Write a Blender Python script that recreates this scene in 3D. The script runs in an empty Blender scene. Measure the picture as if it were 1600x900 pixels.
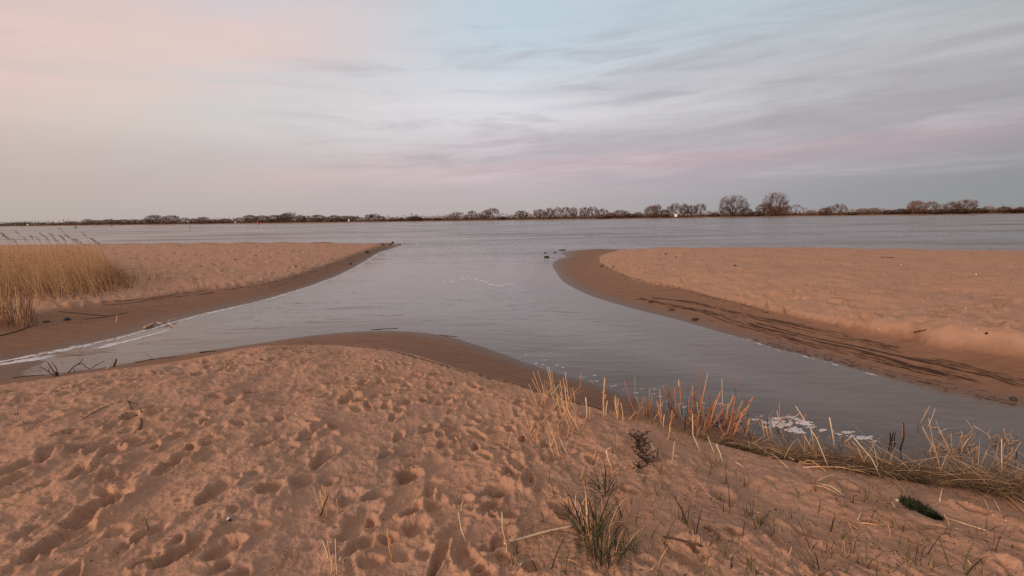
import bpy, math, random
import numpy as np
from mathutils import Matrix, Vector
from mathutils.bvhtree import BVHTree

S = bpy.context.scene
C = S.collection
R = math.radians
rng = np.random.default_rng(7)
random.seed(7)

# ------------------------------------------------------------------ camera
EYE = 2.2                      # metres above the water
FPX = 800.0                    # focal length in pixels of the 1600 px wide photograph
camd = bpy.data.cameras.new("camera")
cam = bpy.data.objects.new("camera", camd)
C.objects.link(cam)
camd.sensor_width = 36.0
camd.lens = 36.0 * FPX / 1600.0
camd.clip_start = 0.05
camd.clip_end = 20000
PITCH, ROLL = R(7.83), R(-0.79)
CAMROT = Matrix.Rotation(math.pi / 2 - PITCH, 3, 'X') @ Matrix.Rotation(ROLL, 3, 'Z')
cam.matrix_world = Matrix.Translation((0, 0, EYE)) @ CAMROT.to_4x4()
S.camera = cam

# ------------------------------------------------------------------ colour management
S.view_settings.view_transform = 'Standard'
S.view_settings.look = 'None'
S.view_settings.exposure = 0.0
S.view_settings.gamma = 1.0
S.view_settings.use_curve_mapping = False
S.cycles.use_denoising = False
S.cycles.max_bounces = 6
S.cycles.caustics_reflective = False
S.cycles.caustics_refractive = False


def lin(r, g, b):
    f = lambda c: c / 12.92 if c <= 0.04045 else ((c + 0.055) / 1.055) ** 2.4
    return (f(r / 255), f(g / 255), f(b / 255), 1.0)


# ------------------------------------------------------------------ node helper
class NT:
    def __init__(self, tree):
        self.t = tree
        self.n = tree.nodes
        self.l = tree.links

    def node(self, typ, **kw):
        n = self.n.new(typ)
        for k, v in kw.items():
            setattr(n, k, v)
        return n

    def put(self, sock, v):
        if isinstance(v, bpy.types.NodeSocket):
            self.l.new(v, sock)
        else:
            sock.default_value = v

    def m(self, op, a, b=0.0, c=None, clamp=False):
        n = self.node('ShaderNodeMath', operation=op, use_clamp=clamp)
        self.put(n.inputs[0], a)
        self.put(n.inputs[1], b)
        if c is not None:
            self.put(n.inputs[2], c)
        return n.outputs[0]

    def mix(self, f, a, b, blend='MIX'):
        n = self.node('ShaderNodeMix', data_type='RGBA', blend_type=blend)
        self.put(n.inputs[0], f)
        self.put(n.inputs[6], a)
        self.put(n.inputs[7], b)
        return n.outputs[2]

    def ramp(self, f, stops, interp='LINEAR'):
        n = self.node('ShaderNodeValToRGB')
        n.color_ramp.interpolation = interp
        e = n.color_ramp.elements
        while len(e) < len(stops):
            e.new(0.5)
        for q, (p, c) in zip(e, stops):
            q.position = p
            q.color = c if len(c) == 4 else (*c, 1)
        self.put(n.inputs[0], f)
        return n.outputs[0]

    def smooth(self, v, a, b):
        n = self.node('ShaderNodeMapRange', interpolation_type='SMOOTHSTEP')
        self.put(n.inputs[0], v)
        n.inputs[1].default_value = a
        n.inputs[2].default_value = b
        return n.outputs[0]

    def noise(self, vec, scale, detail=4.0, rough=0.55, dist=0.0):
        n = self.node('ShaderNodeTexNoise')
        if vec is not None:
            self.put(n.inputs['Vector'], vec)
        n.inputs['Scale'].default_value = scale
        n.inputs['Detail'].default_value = detail
        n.inputs['Roughness'].default_value = rough
        n.inputs['Distortion'].default_value = dist
        return n.outputs['Fac']

    def xyz(self, x, y, z):
        n = self.node('ShaderNodeCombineXYZ')
        self.put(n.inputs[0], x)
        self.put(n.inputs[1], y)
        self.put(n.inputs[2], z)
        return n.outputs[0]


# ------------------------------------------------------------------ sky
SUN_EL, SUN_AZ = R(13), R(222)   # azimuth clockwise from +Y: behind the camera and to its left
world = bpy.data.worlds.new("World")
S.world = world
world.use_nodes = True
w = NT(world.node_tree)
w.n.clear()
tc = w.node('ShaderNodeTexCoord')
sep = w.node('ShaderNodeSeparateXYZ')
w.l.new(tc.outputs['Generated'], sep.inputs[0])
dx, dy, dz = sep.outputs
az = w.m('ARCTAN2', dx, dy)                       # 0 ahead, negative to the left
el = w.m('MAXIMUM', dz, 0.0)
side = w.m('MULTIPLY_ADD', w.m('DIVIDE', dx, w.m('SQRT', w.m('ADD', w.m('MULTIPLY', dx, dx), w.m('MULTIPLY', dy, dy)))), 0.5, 0.5)
# streaky coordinates: long along the horizon, gently rising to the right
tilt = w.m('SUBTRACT', el, w.m('MULTIPLY', w.m('SINE', az), 0.03))
c1 = w.xyz(w.m('MULTIPLY', az, 1.1), w.m('MULTIPLY', tilt, 11.0), 3.1)
n_big = w.noise(c1, 1.3, 5, 0.55, 0.5)
c2 = w.xyz(w.m('MULTIPLY', az, 2.6), w.m('MULTIPLY', tilt, 21.0), 8.4)
n_fine = w.noise(c2, 1.5, 7, 0.60, 0.45)
c3 = w.xyz(w.m('MULTIPLY', az, 1.3), w.m('MULTIPLY', el, 3.5), 1.7)
n_soft = w.noise(c3, 1.2, 3, 0.5, 0.3)
# colour along the horizon at four heights
P = lambda px: 0.5 + 0.5 * math.sin(math.atan((px - 800) / 800))
h0 = w.ramp(side, [(0.0, lin(196, 172, 152)), (P(0), lin(176, 165, 160)), (P(500), lin(178, 168, 166)), (P(850), lin(175, 167, 167)),
                   (P(1250), lin(152, 152, 156)), (P(1600), lin(140, 142, 143)), (1.0, lin(136, 138, 140))])
h1 = w.ramp(side, [(0.0, lin(216, 180, 158)), (P(0), lin(187, 174, 168)), (P(450), lin(190, 178, 177)), (P(800), lin(190, 179, 184)),
                   (P(1200), lin(168, 163, 170)), (P(1600), lin(150, 149, 154)), (1.0, lin(145, 146, 150))])
h2 = w.ramp(side, [(0.0, lin(228, 190, 168)), (P(0), lin(209, 190, 182)), (P(350), lin(204, 200, 198)), (P(800), lin(214, 213, 219)),
                   (P(1200), lin(187, 187, 191)), (P(1600), lin(170, 171, 172)), (1.0, lin(160, 164, 168))])
h3 = w.ramp(side, [(0.0, lin(226, 198, 184)), (P(0), lin(211, 194, 189)), (P(380), lin(214, 203, 205)), (P(800), lin(192, 208, 217)),
                   (P(1200), lin(186, 197, 203)), (P(1600), lin(171, 179, 182)), (1.0, lin(160, 168, 172))])
h4 = w.mix(0.6, h3, lin(180, 173, 176))
elw = w.m('ADD', tilt, w.m('MULTIPLY', w.m('SUBTRACT', n_soft, 0.5), 0.06))
sky = w.mix(w.smooth(elw, 0.0, 0.085), h0, h1)
sky = w.mix(w.smooth(elw, 0.07, 0.20), sky, h2)
sky = w.mix(w.smooth(elw, 0.18, 0.34), sky, h3)
sky = w.mix(w.smooth(elw, 0.38, 0.9), sky, h4)
# rosy bank of cloud low over the far shore, and grey-violet streaks
pink_line = w.m('MULTIPLY_ADD', w.m('SINE', az), 0.030, 0.094)
d = w.m('DIVIDE', w.m('SUBTRACT', w.m('ADD', el, w.m('MULTIPLY', w.m('SUBTRACT', n_big, 0.5), 0.035)), pink_line), 0.016)
band = w.m('DIVIDE', 1.0, w.m('ADD', 1.0, w.m('MULTIPLY', w.m('MULTIPLY', d, d), w.m('ABSOLUTE', d))), clamp=True)
band = w.m('MULTIPLY', band, w.smooth(side, 0.22, 0.42))
band = w.m('MULTIPLY', band, w.smooth(n_soft, 0.30, 0.62))
pinkc = w.ramp(side, [(0.3, lin(214, 180, 176)), (0.55, lin(210, 172, 176)), (0.85, lin(186, 164, 168))])
sky = w.mix(w.m('MULTIPLY', band, 0.75), sky, pinkc)
midmask = w.m('MULTIPLY', w.smooth(el, 0.03, 0.10), w.m('SUBTRACT', 1.0, w.smooth(el, 0.22, 0.42)))
streak = w.m('MULTIPLY', w.m('SUBTRACT', n_fine, 0.5), w.m('MULTIPLY', midmask, w.m('MULTIPLY_ADD', w.smooth(side, 0.25, 0.45), 1.15, 0.16)))
sky = w.mix(w.m('MAXIMUM', streak, 0.0), sky, lin(232, 226, 228))
sky = w.mix(w.m('MULTIPLY', w.m('MAXIMUM', w.m('MULTIPLY', streak, -1.0), 0.0), 2.2), sky, lin(160, 150, 158))
rose = w.m('MULTIPLY', w.smooth(n_big, 0.36, 0.60), w.m('SUBTRACT', 1.0, w.smooth(side, 0.24, 0.46)))
rose = w.m('MULTIPLY', rose, w.smooth(el, 0.12, 0.22))
mauve = w.m('MULTIPLY', w.smooth(n_big, 0.40, 0.62), w.m('MULTIPLY', w.smooth(side, 0.38, 0.58), w.m('MULTIPLY', w.smooth(el, 0.05, 0.12), w.m('SUBTRACT', 1.0, w.smooth(el, 0.20, 0.34)))))
sky = w.mix(w.m('MULTIPLY', mauve, 0.36), sky, lin(168, 163, 171))
sky = w.mix(w.m('MULTIPLY', rose, 0.62), sky, lin(234, 201, 191))
# the physical sky shows through where the cloud is thin
nis = w.node('ShaderNodeTexSky', sky_type='NISHITA')
nis.sun_disc = False
nis.sun_elevation = SUN_EL
nis.sun_rotation = SUN_AZ
nis.air_density = 1.0
nis.dust_density = 1.0
nis_s = w.node('ShaderNodeVectorMath', operation='SCALE')
w.l.new(nis.outputs[0], nis_s.inputs[0])
nis_s.inputs['Scale'].default_value = 0.10
clear = w.m('MULTIPLY', w.smooth(elw, 0.16, 0.34), 0.10)
sky = w.mix(clear, sky, nis_s.outputs[0])
bg = w.node('ShaderNodeBackground')
w.l.new(sky, bg.inputs[0])
bg.inputs[1].default_value = 1.06
wo = w.node('ShaderNodeOutputWorld')
w.l.new(bg.outputs[0], wo.inputs[0])

# ------------------------------------------------------------------ sun (low, veiled by cloud, so very soft)
sund = bpy.data.lights.new("sun", 'SUN')
sund.energy = 2.7
sund.angle = R(13)
sund.color = (1.0, 0.79, 0.64)
sun = bpy.data.objects.new("sun", sund)
C.objects.link(sun)
sdir = Vector((math.sin(SUN_AZ) * math.cos(SUN_EL), math.cos(SUN_AZ) * math.cos(SUN_EL), math.sin(SUN_EL)))
sun.rotation_euler = sdir.to_track_quat('Z', 'Y').to_euler()
sun.location = (0, 0, 50)

# ------------------------------------------------------------------ helpers
EYEV = Vector((0, 0, EYE))


def ray(px, py):
    return CAMROT @ Vector(((px - 800) / FPX, -(py - 450) / FPX, -1.0))


def at(px, py, z=0.0):
    d = ray(px, py)
    t = (z - EYE) / d.z
    return (d.x * t, d.y * t)


def at_depth(px, py, depth):
    d = ray(px, py)
    return EYEV + d * (depth / d.y)


def tag(o, label=None, cat=None, group=None, kind=None):
    if label:
        o['label'] = label
    if cat:
        o['category'] = cat
    if group:
        o['group'] = group
    if kind:
        o['kind'] = kind
    return o


def empty(name, loc=(0, 0, 0), rz=0.0):
    o = bpy.data.objects.new(name, None)
    C.objects.link(o)
    o.location = loc
    o.rotation_euler = (0, 0, rz)
    o.empty_display_size = 0.1
    return o


def link(name, mesh, parent=None, loc=(0, 0, 0)):
    o = bpy.data.objects.new(name, mesh)
    C.objects.link(o)
    o.location = loc
    if parent is not None:
        o.parent = parent
    return o


class MB:
    """collects raw geometry and turns it into one mesh"""

    def __init__(self):
        self.v, self.f = [], []

    def tube(self, pts, radii, n=5, cap=True):
        base = len(self.v)
        up = Vector((0, 0, 1))
        k = len(pts)
        pts = [Vector(p) for p in pts]
        for i, p in enumerate(pts):
            t = (pts[min(i + 1, k - 1)] - pts[max(i - 1, 0)])
            t = t.normalized() if t.length > 1e-9 else up
            a = t.cross(Vector((1, 0, 0)) if abs(t.x) < 0.8 else Vector((0, 1, 0))).normalized()
            b = t.cross(a)
            for j in range(n):
                an = 2 * math.pi * j / n
                self.v.append(p + (a * math.cos(an) + b * math.sin(an)) * radii[i])
        for i in range(k - 1):
            for j in range(n):
                a0 = base + i * n + j
                a1 = base + i * n + (j + 1) % n
                self.f.append((a0, a1, a1 + n, a0 + n))
        if cap:
            self.f.append(tuple(base + j for j in reversed(range(n))))
            self.f.append(tuple(base + (k - 1) * n + j for j in range(n)))
        return self

    def blade(self, pts, width, side, tip=0.1):
        """a thin ribbon that tapers to its tip"""
        base = len(self.v)
        k = len(pts)
        side = Vector(side).normalized()
        for i, p in enumerate(pts):
            t = i / (k - 1)
            wd = width * 0.5 * (1 - (1 - tip) * t ** 1.6)
            self.v.append(Vector(p) - side * wd)
            self.v.append(Vector(p) + side * wd)
        for i in range(k - 1):
            a = base + 2 * i
            self.f.append((a, a + 1, a + 3, a + 2))
        return self

    def mesh(self, name, mat, smooth=True):
        me = bpy.data.meshes.new(name)
        me.from_pydata([tuple(p) for p in self.v], [], self.f)
        if smooth:
            me.shade_smooth()
        me.materials.append(mat)
        return me

    def build(self, name, mat, parent=None, loc=(0, 0, 0), smooth=True):
        return link(name, self.mesh(name, mat, smooth), parent, loc)


def np_mesh(name, co, faces, mat, smooth=True):
    """co (n,3), faces (m,4) or (m,3)"""
    me = bpy.data.meshes.new(name)
    k = faces.shape[1]
    me.vertices.add(len(co))
    me.vertices.foreach_set('co', co.astype(np.float32).ravel())
    me.loops.add(faces.size)
    me.loops.foreach_set('vertex_index', faces.astype(np.int32).ravel())
    me.polygons.add(len(faces))
    me.polygons.foreach_set('loop_start', np.arange(0, faces.size, k, dtype=np.int32))
    me.update(calc_edges=True)
    if smooth:
        me.shade_smooth()
    me.materials.append(mat)
    return me


def ribbons(base, vec, width, seg=2, bend=None, sideang=None, tip=0.15):
    """numpy: many ribbons at once. base (n,3), vec (n,3), width (n,), bend (n,3) added quadratically"""
    n = len(base)
    if bend is None:
        bend = np.zeros((n, 3))
    if sideang is None:
        sideang = rng.uniform(0, math.pi, n)
    sd = np.stack([np.cos(sideang), np.sin(sideang), np.zeros(n)], 1)
    rows = []
    for i in range(seg + 1):
        t = i / seg
        p = base + vec * t + bend * t * t
        wd = (width * 0.5 * (1 - (1 - tip) * t ** 1.5))[:, None]
        rows.append(p - sd * wd)
        rows.append(p + sd * wd)
    co = np.stack(rows, 1).reshape(-1, 3)
    k = 2 * (seg + 1)
    off = (np.arange(n) * k)[:, None]
    fs = []
    for i in range(seg):
        q = np.array([2 * i, 2 * i + 1, 2 * i + 3, 2 * i + 2])[None, :]
        fs.append(off + q)
    return co, np.concatenate(fs, 0)


# ---- gradient noise in numpy
def perlin(x, y, seed=0):
    xi = np.floor(x).astype(np.int64)
    yi = np.floor(y).astype(np.int64)
    xf = (x - xi).astype(np.float32)
    yf = (y - yi).astype(np.float32)

    def g(ix, iy, fx, fy):
        h = (ix * 374761393 + iy * 668265263 + seed * 1442695041) & 0xFFFFFFFF
        h = ((h ^ (h >> 13)) * 1274126177) & 0xFFFFFFFF
        h = (h ^ (h >> 16)) & 0xFFFF
        a = h.astype(np.float32) * (2 * math.pi / 65536)
        return np.cos(a) * fx + np.sin(a) * fy
    u = xf * xf * xf * (xf * (xf * 6 - 15) + 10)
    v = yf * yf * yf * (yf * (yf * 6 - 15) + 10)
    a = g(xi, yi, xf, yf)
    b = g(xi + 1, yi, xf - 1, yf)
    c = g(xi, yi + 1, xf, yf - 1)
    e = g(xi + 1, yi + 1, xf - 1, yf - 1)
    return 1.5 * ((a * (1 - u) + b * u) * (1 - v) + (c * (1 - u) + e * u) * v)


def fbm(x, y, seed=0, octv=4, gain=0.5):
    s = np.zeros_like(x, dtype=np.float32)
    amp, tot = 1.0, 0.0
    for o in range(octv):
        s += amp * perlin(x * 2 ** o + 17.3 * o, y * 2 ** o - 9.1 * o, seed + o)
        tot += amp
        amp *= gain
    return s / tot


def sstep(x, a, b):
    t = np.clip((x - a) / (b - a), 0, 1)
    return t * t * (3 - 2 * t)


# ------------------------------------------------------------------ the shape of the land
def spline(pts, sub=5, closed=False):
    P_ = [np.array(p, dtype=float) for p in pts]
    out = []
    n = len(P_)
    for i in range(n - 1):
        p0, p1, p2, p3 = P_[max(i - 1, 0)], P_[i], P_[i + 1], P_[min(i + 2, n - 1)]
        for k in range(sub):
            t = k / sub
            out.append(0.5 * ((2 * p1) + (-p0 + p2) * t + (2 * p0 - 5 * p1 + 4 * p2 - p3) * t * t + (-p0 + 3 * p1 - 3 * p2 + p3) * t ** 3))
    out.append(P_[-1])
    return out


def edge(pxs, z=0.0, sub=5):
    return spline([at(x, y, z) for x, y in pxs], sub)


ZD = 0.22                         # height of the wet-sand edge
front_shore = edge([(-250, 592), (-120, 579), (-40, 573), (10, 569), (48, 565), (74, 563), (60, 570), (40, 578), (33, 584), (44, 587), (80, 584), (150, 576), (250, 559), (330, 547), (400, 537), (480, 525), (560, 518), (640, 518),
                    (700, 526), (760, 544), (830, 570), (900, 592), (960, 611), (1020, 634), (1080, 655), (1140, 673), (1200, 690), (1300, 707),
                    (1400, 724), (1500, 740), (1600, 754), (1750, 780), (2100, 830)])
front_dry = edge([(-250, 640), (-60, 612), (60, 596), (180, 580), (280, 565), (340, 556), (400, 545), (460, 541), (530, 540), (590, 545), (640, 555), (700, 573),
                  (760, 589), (815, 603), (880, 625), (950, 645), (1020, 664), (1080, 682), (1140, 698), (1200, 713), (1300, 730), (1400, 748),
                  (1500, 764), (1600, 778), (1750, 800), (2100, 850)], ZD)
back = [(60, -60), (60, -400), (-900, -400), (-900, -60)]
front_shore_poly = front_shore + [(60, front_shore[-1][1] - 1)] + back + [(-60, at(-250, 622)[1] - 4)]
front_dry_poly = front_dry + [(60, front_dry[-1][1] - 1)] + back + [(-60, at(-250, 640, ZD)[1] - 4.2)]
left_shore = edge([(-400, 600), (-200, 588), (-60, 572), (0, 563), (50, 553), (100, 544), (150, 534), (200, 522), (260, 505), (330, 487), (400, 471), (450, 457), (500, 441),
                   (540, 425), (570, 408), (592, 394), (612, 388), (624, 384), (618, 380.5), (600, 379)], 0.0)
lx, ly = left_shore[-1]
left_shore_poly = left_shore + spline([(lx, ly), (-14, 47), (-22, 50), (-40, 51), (-90, 56), (-900, 90)], 4)[1:] + [(-900, -40), (-40, 2)]
left_dry = edge([(-400, 560), (-200, 540), (-60, 520), (0, 507), (60, 490), (130, 478), (230, 466), (300, 455), (360, 449), (420, 441), (470, 428), (520, 411), (560, 396), (590, 386), (597, 382)], ZD)
lx, ly = left_dry[-1]
left_dry_poly = left_dry + spline([(lx, ly), (-14, 42.5), (-22, 45), (-40, 46.5), (-90, 51), (-900, 85)], 4)[1:] + [(-900, -30), (-40, 4)]
right_shore = edge([(2300, 770), (1900, 700), (1750, 667), (1600, 636), (1500, 616), (1400, 594), (1300, 566), (1200, 540), (1130, 520), (1060, 500), (1000, 485), (960, 474), (920, 461),
                    (895, 449), (880, 440), (870, 427), (863, 414), (870, 406), (884, 401), (879, 397), (878, 394.5), (900, 391), (935, 388.5)], 0.0)
rx, ry = right_shore[-1]
right_shore_poly = right_shore + spline([(rx, ry), (9.5, 33), (15, 32), (22, 28.5), (34, 25), (60, 23), (120, 20)], 4)[1:] + [(120, 3)]
right_dry = edge([(2300, 660), (1900, 600), (1750, 578), (1640, 563), (1560, 552), (1490, 545), (1450, 538), (1420, 527), (1380, 523), (1300, 506), (1220, 489), (1150, 472), (1070, 452), (1000, 439),
                  (965, 425), (942, 412), (936, 403), (950, 396), (985, 391)], ZD)
rx, ry = right_dry[-1]
right_dry_poly = right_dry + spline([(rx, ry), (11.5, 29), (16, 28), (22, 24.5), (34, 21.5), (60, 20), (118, 17)], 4)[1:] + [(118, 6)]
FAR_PX = [(-900, 366), (-400, 358), (0, 353.6), (200, 351.2), (400, 349.6), (600, 347.2), (800, 344.4), (1000, 341.8), (1200, 339.3), (1400, 337.2), (1600, 334.6), (2000, 330), (2500, 324)]


def far_pt(px):
    """distance of the far waterline, smoothed into a believable river bank"""
    d = np.interp(px, [-900, -200, 0, 200, 400, 600, 800, 1000, 1200, 1400, 1600, 2000, 2600], [640, 610, 590, 500, 420, 400, 392, 388, 384, 372, 350, 320, 280])
    return ((px - 800) / FPX * d, float(d))


FAR = np.array([far_pt(p) for p in range(-900, 2650, 50)])


def poly_sd(x, y, poly, near=None):
    """signed distance to a closed polygon, positive inside"""
    P_ = np.array(poly, dtype=np.float64)
    Q_ = np.roll(P_, -1, axis=0)
    d2 = np.full(x.shape, 1e12, dtype=np.float32)
    ins = np.zeros(x.shape, dtype=bool)
    x = x.astype(np.float32)
    y = y.astype(np.float32)
    for (ax, ay), (bx, by) in zip(P_, Q_):
        ex, ey = bx - ax, by - ay
        L2 = ex * ex + ey * ey + 1e-12
        wx, wy = x - np.float32(ax), y - np.float32(ay)
        t = np.clip((wx * np.float32(ex) + wy * np.float32(ey)) / np.float32(L2), 0, 1)
        qx, qy = wx - t * np.float32(ex), wy - t * np.float32(ey)
        np.minimum(d2, qx * qx + qy * qy, out=d2)
        if ay != by:
            c = ((y >= ay) != (y >= by)) & (x < (bx - ax) * (y - ay) / (by - ay) + ax)
            ins ^= c
    dd = np.sqrt(d2)
    return np.where(ins, dd, -dd)


MOUNDS = []     # (x, y, radius, height) low humps on the right-hand spit
for px_, py_, r_, h_ in [(1445, 508, 0.75, 0.10), (1500, 520, 0.9, 0.08), (1585, 535, 0.5, 0.12), (1270, 440, 1.5, 0.07), (1560, 505, 1.1, 0.06), (1330, 470, 1.2, 0.05)]:
    MOUNDS.append((*at(px_, py_, 0.4), r_, h_))


def height(x, y, detail=True):
    """ground height, wetness (0 dry, 1 wet) and owner (0 near beach, 1 far-left spit, 2 right spit, 3 far bank)"""
    wob = fbm(x * 1.1, y * 1.1, 5, 3) * 0.10 if detail else 0
    wob2 = fbm(x * 0.7, y * 0.7, 11, 2) * 0.13 if detail else 0
    z = np.full(x.shape, -9.0, dtype=np.float32)
    wet = np.ones(x.shape, dtype=np.float32)
    own = np.zeros(x.shape, dtype=np.int8)
    best = np.full(x.shape, -1e9, dtype=np.float32)
    inl = np.zeros(x.shape, dtype=np.float32)
    for k, (ps, pd, rise, L) in enumerate([(front_shore_poly, front_dry_poly, 0.30, 3.0), (left_shore_poly, left_dry_poly, 0.27, 4.0), (right_shore_poly, right_dry_poly, 0.34, 3.0)]):
        s0 = poly_sd(x, y, ps)
        s = s0 + wob * np.clip(np.abs(s0), 0, 1) * 0.8
        dr = poly_sd(x, y, pd) + wob2 * (0.45 if k == 0 else 0.7)
        out = np.clip(-dr, 0, None)
        t = np.clip(s, 0, None) / (np.clip(s, 0, None) + out + 1e-4)
        zz = np.where(s > 0, ZD * (0.75 * t + 0.25 * t * t), -0.10 * np.clip(-s, 0, 1.2) - 0.28 * np.clip(-s - 1.2, 0, 6))
        step = 0.035
        zz = zz + np.where(dr > 0, step * sstep(dr, 0, 0.07) + rise * (1 - np.exp(-np.clip(dr, 0, None) / L)), 0)
        if k == 2 and detail:      # the bank has slumped here: a small crumbling cliff
            cl = sstep(x, 4.6, 6.0) * (0.55 + 0.9 * np.clip(fbm(x * 0.9, y * 0.9, 91, 2) + 0.25, 0, 1))
            zz = zz + cl * 0.045 * sstep(dr + 0.22 * fbm(x * 1.6, y * 1.6, 93, 4), 0.0, 0.06) * (dr > -0.3) + cl * 0.07 * fbm(x * 5, y * 5, 95, 4) * np.exp(-((dr - 0.5) / 0.6) ** 2)
        m = zz > z
        z = np.where(m, zz, z)
        inl = np.where(m, np.clip(dr, 0, None), inl)
        wet = np.where(m, np.where(s > 0, 1 - 0.72 * sstep(dr, -0.02, 0.04) - 0.10 * sstep(dr, -0.45, -0.05) - 0.18 * sstep(dr, 0.03, 0.22 + 0.25 * (k > 0)), 1.0), wet)
        b = s0 > best
        own = np.where(b, k, own)
        best = np.where(b, s0, best)
    yf = np.interp(x, FAR[:, 0], FAR[:, 1])
    s = (y - yf) + fbm(x * 0.03, y * 0.03, 31, 3) * 6
    zf = np.where(s > 0, 0.9 * (1 - np.exp(-s / 8)) + 1.2 * sstep(s, 8, 40), np.maximum(0.06 * s, -3))
    zf = np.where(y > 150, zf, -9)
    m = zf > z
    z = np.where(m, zf, z)
    own = np.where(m, 3, own)
    z = np.maximum(z, -2.2)
    for mx, my, mr, mh in MOUNDS:
        z = z + mh * np.exp(-((x - mx) ** 2 + (y - my) ** 2) / (mr * mr)) * (1 - wet)
    if detail:
        dry = (1 - wet) * (own < 3)
        lump = fbm(x * 0.55, y * 0.40, 41, 3) * 0.065 + fbm(x * 2.6, y * 1.5, 43, 4) * 0.027
        ridg = (0.5 - np.abs(fbm(x * 4.6 + 0.5 * y, y * 2.2, 47, 3))) * 0.024
        tn = fbm(x * 2.4 + 0.2 * y, y * 1.5, 83, 4)
        terr = sum(0.011 * sstep(tn, q, q + 0.05) for q in (-0.22, -0.02, 0.17, 0.34)) * sstep(fbm(x * 0.5, y * 0.5, 87, 2), -0.25, 0.1)
        calm_edge = 0.2 + 0.8 * sstep(inl, 0.05, np.where(own == 0, 0.75, 0.5))
        z = z + dry * (lump * (0.4 + 0.6 * calm_edge) + (ridg * 0.7 + terr) * calm_edge) * np.where(own == 0, 1.0, 0.8)
        z = z + np.where(own < 3, wet, 0) * sstep(z, 0.0, 0.05) * fbm(x * 1.6, y * 1.6, 53, 3) * 0.006
    return z.astype(np.float32), wet, own


def hz(x, y):
    z, _, _ = height(np.array([x], dtype=np.float32), np.array([y], dtype=np.float32))
    return float(z[0])


# ------------------------------------------------------------------ materials
def new_mat(name):
    m = bpy.data.materials.new(name)
    m.use_nodes = True
    t = NT(m.node_tree)
    b = m.node_tree.nodes['Principled BSDF']
    return m, t, b


def attr(t, name):
    n = t.node('ShaderNodeAttribute', attribute_name=name)
    return n


def sand_material():
    m, t, b = new_mat("sand")
    geo = t.node('ShaderNodeNewGeometry')
    pos = geo.outputs['Position']
    wet = attr(t, 'wet').outputs['Fac']
    n1 = t.noise(pos, 0.8, 5, 0.6)
    n2 = t.noise(pos, 5.0, 4, 0.6)
    n3 = t.noise(pos, 160.0, 3, 0.7)
    n4 = t.noise(pos, 34.0, 4, 0.65)
    dry = t.mix(t.smooth(n1, 0.35, 0.68), (0.480, 0.260, 0.162, 1), (0.440, 0.255, 0.173, 1))
    dry = t.mix(t.m('MULTIPLY', t.smooth(n2, 0.45, 0.75), 0.5), dry, (0.475, 0.240, 0.134, 1))
    n6 = t.noise(pos, 1.7, 6, 0.68, 0.6)
    dry = t.mix(t.m('MULTIPLY', t.smooth(n6, 0.50, 0.66), 0.42), dry, (0.300, 0.162, 0.098, 1))
    dry = t.mix(t.m('MULTIPLY', t.smooth(n4, 0.50, 0.72), 0.38), dry, (0.36, 0.20, 0.125, 1))
    dry = t.mix(t.m('MULTIPLY', t.smooth(n3, 0.60, 0.74), 0.55), dry, (0.22, 0.12, 0.08, 1))
    dry = t.mix(t.m('MULTIPLY', t.smooth(n3, 0.44, 0.30), 0.30), dry, (0.66, 0.42, 0.29, 1))
    stretch = t.node('ShaderNodeMapping')
    t.l.new(pos, stretch.inputs[0])
    stretch.inputs['Scale'].default_value = (0.8, 3.0, 1.0)
    n5 = t.noise(stretch.outputs[0], 3.0, 5, 0.65)
    wetc = t.mix(t.smooth(n5, 0.35, 0.70), (0.205, 0.103, 0.060, 1), (0.265, 0.134, 0.076, 1))
    wetc = t.mix(t.m('MULTIPLY', t.smooth(n3, 0.62, 0.76), 0.5), wetc, (0.08, 0.045, 0.03, 1))
    col = t.mix(wet, dry, wetc)
    t.put(b.inputs['Base Color'], col)
    sp = t.node('ShaderNodeSeparateXYZ')
    t.l.new(pos, sp.inputs[0])
    film = t.m('MULTIPLY', wet, t.m('SUBTRACT', 1.0, t.smooth(t.m('ADD', sp.outputs[2], t.m('MULTIPLY', n1, 0.02)), 0.01, 0.075)))
    col = t.mix(t.m('MULTIPLY', film, 0.75), col, (0.135, 0.075, 0.050, 1))
    t.put(b.inputs['Base Color'], col)
    t.put(b.inputs['Roughness'], t.m('SUBTRACT', t.m('MULTIPLY_ADD', wet, -0.22, 0.95), t.m('MULTIPLY', film, 0.25)))
    t.put(b.inputs['Specular IOR Level'], t.m('ADD', t.m('MULTIPLY_ADD', wet, 0.02, 0.08), t.m('MULTIPLY', film, 0.12)))
    hgt = t.m('ADD', t.m('MULTIPLY', n3, 0.35), n4)
    bump = t.node('ShaderNodeBump')
    t.put(bump.inputs['Height'], hgt)
    t.put(bump.inputs['Strength'], t.m('MULTIPLY_ADD', wet, -0.60, 0.75))
    bump.inputs['Distance'].default_value = 0.020
    t.l.new(bump.outputs[0], b.inputs['Normal'])
    return m


def far_ground_material():
    m, t, b = new_mat("far_ground")
    geo = t.node('ShaderNodeNewGeometry')
    sp = t.node('ShaderNodeSeparateXYZ')
    t.l.new(geo.outputs['Position'], sp.inputs[0])
    n = t.noise(geo.outputs['Position'], 0.05, 5, 0.6)
    h = t.m('ADD', sp.outputs[2], t.m('MULTIPLY', t.m('SUBTRACT', n, 0.5), 1.0))
    col = t.mix(t.smooth(h, 0.65, 1.1), (0.30, 0.165, 0.10, 1), (0.075, 0.045, 0.028, 1))
    t.put(b.inputs['Base Color'], col)
    b.inputs['Roughness'].default_value = 0.95
    return m


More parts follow.
